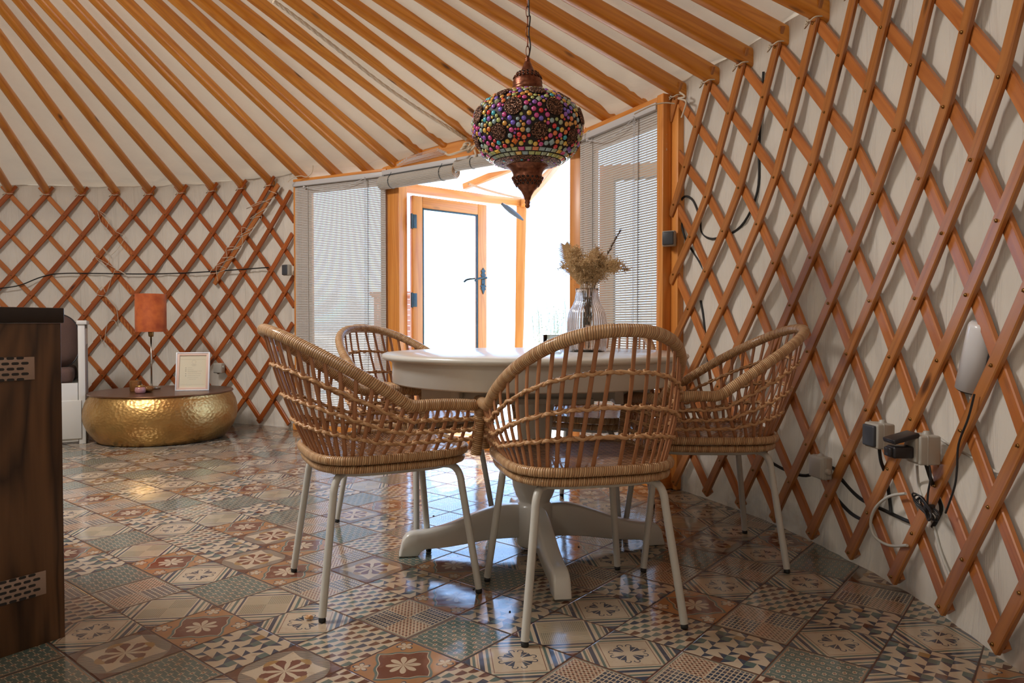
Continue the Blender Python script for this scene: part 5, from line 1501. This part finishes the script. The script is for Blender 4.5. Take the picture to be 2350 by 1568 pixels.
def vent(z, x1, h, lab):
    w_ = 0.26; v = MB(); cb(v, x1+w_/2, -0.0015, z, w_, 0.003, h, .0006); o = v.build('vent_grille', vent_metal, ck); o['label'] = lab
    s_ = MB()
    for r_ in range(5):
        for k in range(11):
            xx = x1+0.022+0.0215*k+(0.0105 if r_ % 2 == 0 else 0)
            if xx > x1+w_-0.02: continue
            zz1 = z+(2-r_)*0.0135; L2 = 0.0155; 
            pts = [(L2/2*0.65+0.0035*cos(a), 0.0035*sin(a)) for a in (-1.57, -.8, 0, .8, 1.57)]+[(-L2/2*0.65-0.0035*cos(a), -0.0035*sin(a)) for a in (-1.57, -.8, 0, .8, 1.57)]
            vs = [e1*(xx+a)+nrm*0.0034+Vector((0, 0, zz1+b_)) for a, b_ in pts]+[e1*(xx+a)+nrm*0.0028+Vector((0, 0, zz1+b_)) for a, b_ in pts]; n_ = len(pts)
            s_.add(vs, [tuple(range(n_)), tuple(range(2*n_-1, n_-1, -1))]+[(i, (i+1) % n_, (i+1) % n_+n_, i+n_) for i in range(n_)], None, 0, False)
    s_.build('slots', black_plastic, o)
def z_at(px, py, x_): p = c0+e1*x_; dd = ray(px, py); return EYE.z+dd.z*(p.y/dd.y)
def x_at(px):
    for k in range(700):
        p = c0+e1*(k*0.001); 
        if to_px(p+Vector((0, 0, .5)))[0] < px: return k*0.001
    return 0.2
xa, xb = x_at(82), x_at(101)
vent((z_at(82, 819, xa)+z_at(84, 871, xa))/2, xa, abs(z_at(82, 819, xa)-z_at(84, 871, xa)), 'satin metal vent grille near the top of the panel')
vent((z_at(100, 1309, xb)+z_at(101, 1362, xb))/2, xb, abs(z_at(100, 1309, xb)-z_at(101, 1362, xb)), 'satin metal vent grille near the floor')

# ------------------------------------------------------------------ sockets, boxes, cables
def frame_at(p, C):
    nn = Vector((p.x-C[0], p.y-C[1], 0)).normalized(); return Matrix((Vector((nn.y, -nn.x, 0)), nn, Z1)).transposed(), nn     # x along wall, y outward
def box_thing(name, lab, cat, p, M, size, m, lid=None, lid_m=None, glands=(), o_lid=0.0):
    o = empty(name, tuple(p), 0, lab, cat); mb = MB(); mb.box((0, 0, 0), size, M, 0, 0.006, 3); 
    mb.box(tuple(M @ Vector((0, -size[1]*0.12, 0))), (size[0]+0.002, 0.0025, size[2]+0.002), M, 0, 0.001); mb.build('housing', m, o)
    if lid: mb = MB(); mb.box(tuple(M @ Vector((o_lid, -size[1]/2-lid[1]/2+0.004, 0))), lid, M, 0, 0.005, 3); mb.build('cover', lid_m, o)
    for i, gl in enumerate(glands):
        mb = MB(); a = M @ Vector(gl[0]); b_ = M @ (Vector(gl[0])+Vector(gl[1])); mb.sweep([tuple(a), tuple(a.lerp(b_, .5)), tuple(b_)], 0.010, scale=[1.3, 1.1, 0.8]); mb.build('cable_gland', m, o)
    return o
def R_at(px, py, o=-0.045): return on_right(px, py, o)
pA_ = R_at(2018, 999, -0.05); MA_, _n = frame_at(pA_, RC)
box_thing('wall_switch', 'grey switch box with a charcoal cover, left of the plugged socket', 'switch', pA_, MA_, (0.074, 0.058, 0.078), grey_plastic, (0.062, 0.014, 0.066), charcoal, [((0, 0.01, 0.036), (0, 0, 0.012))])
pB_ = R_at(2118, 1030, -0.05); MB2, _n = frame_at(pB_, RC)
sk = box_thing('wall_socket', 'grey outdoor socket box with a black plug in it on the right lattice', 'socket', pB_, MB2, (0.074, 0.060, 0.082), grey_plastic, (0.060, 0.012, 0.070), grey_plastic, [((0, 0.01, 0.038), (0, 0, 0.012))])
mb = MB(); mb.box(tuple(MB2 @ Vector((0, -0.062, 0.032))), (0.062, 0.075, 0.014), MB2 @ Matrix.Rotation(0.28, 3, 'X'), 0, .004, 3); mb.build('hinged_lid', black_plastic, sk)
pl = empty('plug_adapter', tuple(pB_+MB2 @ Vector((0, -0.065, -0.008))), 0, 'black plug adapter pushed into the socket on the right lattice', 'plug')
mb = MB(); mb.box((0, 0, 0), (0.046, 0.058, 0.034), MB2, 0, .006, 3); mb.box(tuple(MB2 @ Vector((0, -0.032, 0.0))), (0.034, 0.012, 0.026), MB2, 0, .004, 2); mb.build('plug_body', black_plastic, pl)
pC_ = R_at(1884, 1072, -0.045); MC2, _n = frame_at(pC_, RC)
box_thing('junction_box', 'pale grey square junction box low on the right lattice behind the chair', 'junction box', pC_, MC2, (0.080, 0.040, 0.080), grey_plastic, (0.074, 0.010, 0.074), grey_plastic, [((0, 0, .038), (0, 0, .010)), ((-.038, 0, 0.01), (-.012, 0, 0)), ((-.038, 0, -.02), (-.012, 0, 0)), ((.038, 0, -.01), (.012, 0, 0))])
p = P3+dC*0.045+Vector((0, 0, at_y(1537, 548, P3.y).z))+nC*0.055; pq = at_y(1536, 548, P3.y-0.09); Mq = MC
box_thing('wall_switch', 'grey switch box with a charcoal face on the post right of the right-hand blind', 'switch', pq, frame_at(pq, (pq.x-0.3, pq.y-0.6))[0], (0.062, 0.048, 0.075), grey_plastic, (0.056, 0.012, 0.066), charcoal)
pq = at_y(659, 620, P0.y-0.05); box_thing('wall_switch', 'small charcoal switch box on the post left of the left-hand blind', 'switch', pq, frame_at(pq, LC)[0], (0.062, 0.045, 0.086), grey_plastic, (0.058, 0.012, 0.080), charcoal)
pJ = on_left(503, 845, -0.035); MJ = frame_at(pJ, LC)[0]
box_thing('junction_box', 'small pale grey junction box on the left lattice behind the drum table', 'junction box', pJ, MJ, (0.085, 0.045, 0.085), grey_plastic, (0.078, 0.010, 0.078), grey_plastic, [((.04, 0, .01), (.012, 0, 0)), ((-.01, 0, -.04), (0, 0, -.012))])
def cable(lab, px, side, o, r, m, cat='cable', name='cable', n=6, offs=None):
    f_ = on_left if side == 'l' else on_right; pts = []
    for i, (x, y) in enumerate(px): pts.append(f_(x, y, offs[i] if offs else o))
    mb = MB(); mb.sweep(spline(pts, n), [(r*cos(2*PI*i/8), r*sin(2*PI*i/8)) for i in range(8)]); return tag(mb.build(name, m), lab, cat)
cable('black cable strung along the left lattice at half height', [(0, 662), (45, 655), (95, 636), (140, 628), (240, 628), (340, 629), (440, 626), (560, 618), (616, 614)], 'l', -0.022, 0.005, black_rubber)
cable('black cable looping down the right lattice beside the door post', [(1752, 165), (1747, 250), (1742, 340), (1738, 440), (1700, 520), (1640, 548), (1612, 535), (1606, 500), (1590, 460), (1570, 452), (1560, 480), (1572, 545), (1605, 600), (1625, 640)], 'r', 0.022, 0.0055, black_rubber)
cable('black cable going down behind the chair by the door post', [(1608, 690), (1615, 730), (1622, 800), (1628, 850)], 'r', 0.02, 0.006, black_rubber)
cable('short black cable below the switch box on the door post', [(1537, 572), (1534, 590), (1538, 610), (1552, 630)], 'r', -0.04, 0.006, black_rubber) if False else None
cable('thick black cable running from the junction box down behind the laths to the right', [(1760, 1055), (1800, 1078), (1850, 1092), (1905, 1072), (1935, 1105), (1975, 1145), (2030, 1172), (2080, 1195), (2100, 1202)], 'r', 0.020, 0.0062, black_rubber)
cable('second thick black cable sagging lower from the junction box', [(1896, 1112), (1925, 1150), (1955, 1180), (1985, 1195), (2015, 1198)], 'r', 0.018, 0.0062, black_rubber)
cable('black lead hanging from the switch box', [(2018, 1030), (2022, 1060), (2034, 1095), (2042, 1150), (2045, 1180)], 'r', 0.0, 0.0055, black_rubber, offs=[-.045, -.03, 0.0, 0.02, 0.02])
cable('black lead hanging from the socket box', [(2126, 1068), (2136, 1100), (2145, 1125), (2160, 1170), (2140, 1210)], 'r', 0.0, 0.0055, black_rubber, offs=[-.045, -.03, 0.0, 0.02, 0.02])
cable('white cable looped in front of the lower right laths', [(2078, 1133), (2040, 1140), (2010, 1165), (1998, 1200), (2008, 1232), (2040, 1252), (2082, 1252)], 'r', -0.028, 0.0045, cable_white)
cable('white cable dropping from the socket to the floor behind the laths', [(2104, 1066), (2108, 1110), (2118, 1150), (2140, 1200), (2160, 1270), (2180, 1320)], 'r', 0.02, 0.004, cable_white, offs=[-.04, 0.02, .02, .02, .02, .02])
cable('white cable running right from the socket over the canvas', [(2152, 1003), (2185, 1025), (2250, 1060), (2300, 1085), (2350, 1040)], 'r', 0.020, 0.004, cable_white)
cable('thin black lead from the white wall speaker down to the tied bundle', [(2236, 905), (2222, 960), (2200, 1020), (2196, 1080), (2190, 1120), (2170, 1178)], 'r', -0.030, 0.0028, black_plastic)
cable('thin black lead from the plug down to the tied bundle', [(2128, 1050), (2136, 1090), (2130, 1130), (2128, 1158)], 'r', -0.050, 0.0028, black_plastic)
bp = R_at(2133, 1167, -0.04); mb = MB()
Mb, _n = frame_at(bp, RC)
for k in range(6):
    a = 0.042+0.004*(k % 3); z0 = -0.006+0.0025*k
    mb.sweep([bp+Mb @ (Matrix.Rotation(0.42+0.05*(k-3), 3, 'Y') @ Vector((a*cos(w_), -0.004*k+0.006*sin(w_*2+k), z0+(0.010+0.010*abs(cos(w_)))*sin(w_)))) for w_ in [2*PI*i/22 for i in range(22)]], 0.0024, closed=True)
mb.box(tuple(bp+Vector((0, 0, 0))), (0.010, 0.030, 0.022), Mb, 0, .003); tag(mb.build('cable_bundle', black_plastic), 'black cable coiled and tied into a bow in front of the right laths', 'cable')
# white cylindrical speaker behind the laths
sp0 = R_at(2230, 893, 0.026); sp1 = R_at(2264, 742, 0.028); ax = (sp1-sp0).normalized()
Ms, nn_s = frame_at(sp0, RC); spk = empty('wall_speaker', tuple(sp0), 0, 'white cylindrical speaker with a black back fixed behind the right-hand laths', 'speaker')
x_ = (Ms.col[0]-ax*ax.dot(Ms.col[0])).normalized(); M3 = Matrix((x_, ax.cross(x_), ax)).transposed(); H3 = (sp1-sp0).length
mb = MB(); pr = []
for i in range(25): a = PI*0.0+PI*1.15*i/24-PI*0.07; pr.append(a)
R3 = 0.040
vs = []; 
for z in (0.0, H3*0.985):
    for a in pr: vs.append(M3 @ Vector((R3*cos(a)*1.0, -R3*sin(a) if False else (R3*sin(a))*(-1), z)))
mb.lathe([(0, 0.004), (R3*.94, 0.004), (R3, 0.0), (R3, 0.0)], (0, 0, 0), 40, M=M3)
mb = MB(); mb.lathe([(R3*.93, 0.0), (R3, 0.0), (R3, H3*.93), (R3*.96, H3*.97), (R3*.85, H3), (0, H3)], (0, 0, 0), 48, M=M3); mb.build('speaker_shell', silver if False else white_gloss, spk)
mb = MB(); mb.lathe([(0, -0.004), (R3*.90, -0.004), (R3*.93, 0.004), (0, 0.006)], (0, 0, 0), 40, M=M3); mb.build('grille', black_plastic, spk)
mb = MB(); mb.box(tuple(M3 @ Vector((R3*0.9, 0.010, H3*.42))), (0.045, 0.030, H3*.80), M3, 0, .006); mb.build('back_box', black_plastic, spk)

# ------------------------------------------------------------------ ropes under the roof, snail shell, specks
def under_roof(px, py, off=-0.03):
    dd = ray(px, py)
    for k in range(6000):
        p = EYE+dd*(0.6+0.0015*k)
        if p.z >= roof_z(p.x, p.y, off): return p
mb = MB(); pts = [under_roof(x, y, 0.02) for x, y in [(628, 2), (700, 55), (790, 125), (880, 195), (960, 250), (1040, 300), (1070, 320)]]
pts[0] = pts[0]; p_ = spline(pts, 8)
for ph in (0, 2.1, 4.2):
    path = []
    for i, q in enumerate(p_):
        t_ = (p_[min(i+1, len(p_)-1)]-p_[max(i-1, 0)]).normalized(); u_ = t_.cross(Z1).normalized(); v_ = t_.cross(u_); path.append(q+u_*(0.0055*cos(i*1.4+ph))+v_*(0.0055*sin(i*1.4+ph)))
    mb.sweep(path, 0.0065)
rp = tag(mb.build('rope', cord_white), 'thick cream rope lying between two roof poles and tied above the door header', 'rope')
k0 = under_roof(1072, 326, 0.0); mb = MB()
for cc, rr_, ax_ in ((Vector((0, -.03, -0.03)), .022, 0.4), (Vector((0.03, -.03, -0.05)), .026, 1.1), (Vector((-0.02, -.04, -0.045)), .018, 2.0)):
    mb.sweep([k0+cc+Vector((rr_*cos(w_), 0.010*sin(w_*2), rr_*0.8*sin(w_+ax_))) for w_ in [2*PI*i/20 for i in range(20)]], 0.0072, closed=True)
mb.sweep(spline([k0+Vector((0.03, -.03, -.05)), k0+Vector((-.04, -.05, -.075)), k0+Vector((-.115, -.04, -.095)), k0+Vector((-.14, -.02, -.08))], 6), 0.0072)
mb.sweep(spline([k0+Vector((0.05, -.03, -.06)), k0+Vector((.06, -.05, -.10)), k0+Vector((.045, -.04, -.125))], 6), 0.0072); mb.build('knot', cord_white, rp)
for lab, pts in (('knotted cream cord at the top right corner of the right-hand blind', [(1455, 262), (1490, 245), (1512, 238), (1530, 236), (1548, 238)]), ('cream cord knotted at the top left corner of the right-hand blind', [(1330, 318), (1345, 306), (1352, 300), (1362, 304), (1358, 312)])):
    q = [at_y(x, y, 3.50 if x > 1400 else 4.15) for x, y in pts]; string('cord', q, 0.0035, cord_white, lab, 'cord')
string('cord', [at_y(x, y, 5.50) for x, y in [(660, 418), (672, 408), (690, 404), (703, 406), (716, 396), (718, 380)]], 0.0035, cord_white, 'cream cord knotted at the top left corner of the left-hand blind', 'cord')
cable('white cord wrapped round the first lattice head beside the door', [(1560, 212), (1572, 222), (1556, 226), (1574, 232), (1571, 250), (1564, 270)], 'r', -0.030, 0.0045, cord_white, 'cord', 'cord')
cable('cream cord dangling from the window post beside the right-hand blind', [(1530, 308), (1524, 326), (1530, 344), (1520, 346), (1530, 330)], 'r', -0.035, 0.0025, cord_white, 'cord', 'cord')
cable('white string tied in a fan round the lattice near the rattan chair', [(655, 850), (664, 862), (650, 868), (668, 866), (652, 862), (672, 870), (660, 856)], 'l', -0.03, 0.0025, cord_white, 'string', 'string')
# dark rubber strip seen at the canvas foot, and the damp hem
# snail shell on the tile by the chair leg
s0 = at_z(707, 1424, 0.0); mb = MB()
pts = []; 
for i in range(40):
    a = i*0.42; r_ = 0.0085*math.exp(-i*0.055); pts.append((r_*cos(a), r_*sin(a), 0.0075+0.0001*i))
mb.sweep([Vector(p) for p in pts], 0.0062, scale=[math.exp(-i*0.055) for i in range(40)]); o = mb.build('snail_shell', rattan_knot); o.location = s0; tag(o, 'tiny striped snail shell on the floor tiles by the left chair leg', 'snail shell')
for k, (x, y, w_) in enumerate(((1088, 1353, .007), (1170, 1405, .004), (768+227, 1185, .006), (1328, 1256, .005))):
    q = at_z(x, y, 0.0); mb = MB(); mb.lathe([(0, 0), (w_*.6, .0005), (w_*.5, .003), (0, .004)], tuple(q), 7, rib=lambda a, z, k=k: 1+.4*sin(a*2+k))
    tag(mb.build('crumb', black_plastic), 'dark crumb lying on the shiny tiles, %s' % ['beside the front leg of the left chair', 'in the open patch before the table foot', 'behind the left table foot', 'under the table right of the column'][k], 'crumb', 'crumbs on the tiles')
# ------------------------------------------------------------------ light
w = bpy.data.worlds.new('sky'); scene.world = w; w.use_nodes = True; N.nt = w.node_tree
z = sep(coord('Generated'))[2]
c = mixc(mapr(z, 0.0, 0.55, 0.0, 1.0), (0.42, 0.66, 1.0), (0.32, 0.54, 1.0))
bg = w.node_tree.nodes['Background']; w.node_tree.links.new(c.v, bg.inputs[0]); bg.inputs[1].default_value = 3.9
def area(name, loc, target, size, power, col=(1, 1, 1), shape='DISK', size_y=None):
    l = bpy.data.lights.new(name, 'AREA'); l.energy = power; l.color = col; l.shape = shape; l.size = size
    if size_y: l.size_y = size_y
    o = bpy.data.objects.new(name, l); COL.objects.link(o); o.location = loc
    o.rotation_euler = (Vector(target)-Vector(loc)).to_track_quat('-Z', 'Y').to_euler(); return o
area('crown_daylight', (APEX.x, APEX.y, APEX.z-0.28), (APEX.x+0.9, APEX.y+0.5, 0), 1.15, 112, (1.0, 0.95, 0.88))
area('rear_fill_light', (-1.6, -0.6, 2.25), (-0.6, 2.0, 0.8), 0.5, 9, (1.0, 0.90, 0.78))  # unseen fill light added behind the camera to brighten the room
sl = bpy.data.lights.new('sun', 'SUN'); sl.energy = 7.0; sl.angle = 0.01; sl.color = (1.0, 0.95, 0.88)
so = bpy.data.objects.new('sun', sl); COL.objects.link(so); so.rotation_euler = Vector((-0.50, -0.62, -1.15)).to_track_quat('-Z', 'Y').to_euler()
scene.view_settings.view_transform = 'Standard'; scene.view_settings.look = 'None'; scene.view_settings.gamma = 1.0
scene.view_settings.exposure = 0.2; scene.view_settings.use_curve_mapping = False
scene.cycles.use_denoising = True; scene.cycles.max_bounces = 8; scene.cycles.diffuse_bounces = 3; scene.cycles.glossy_bounces = 3; scene.cycles.transmission_bounces = 6; scene.cycles.adaptive_threshold = 0.07; scene.cycles.transparent_max_bounces = 12
scene.cycles.caustics_refractive = False; scene.cycles.caustics_reflective = False; scene.cycles.sample_clamp_indirect = 6.0
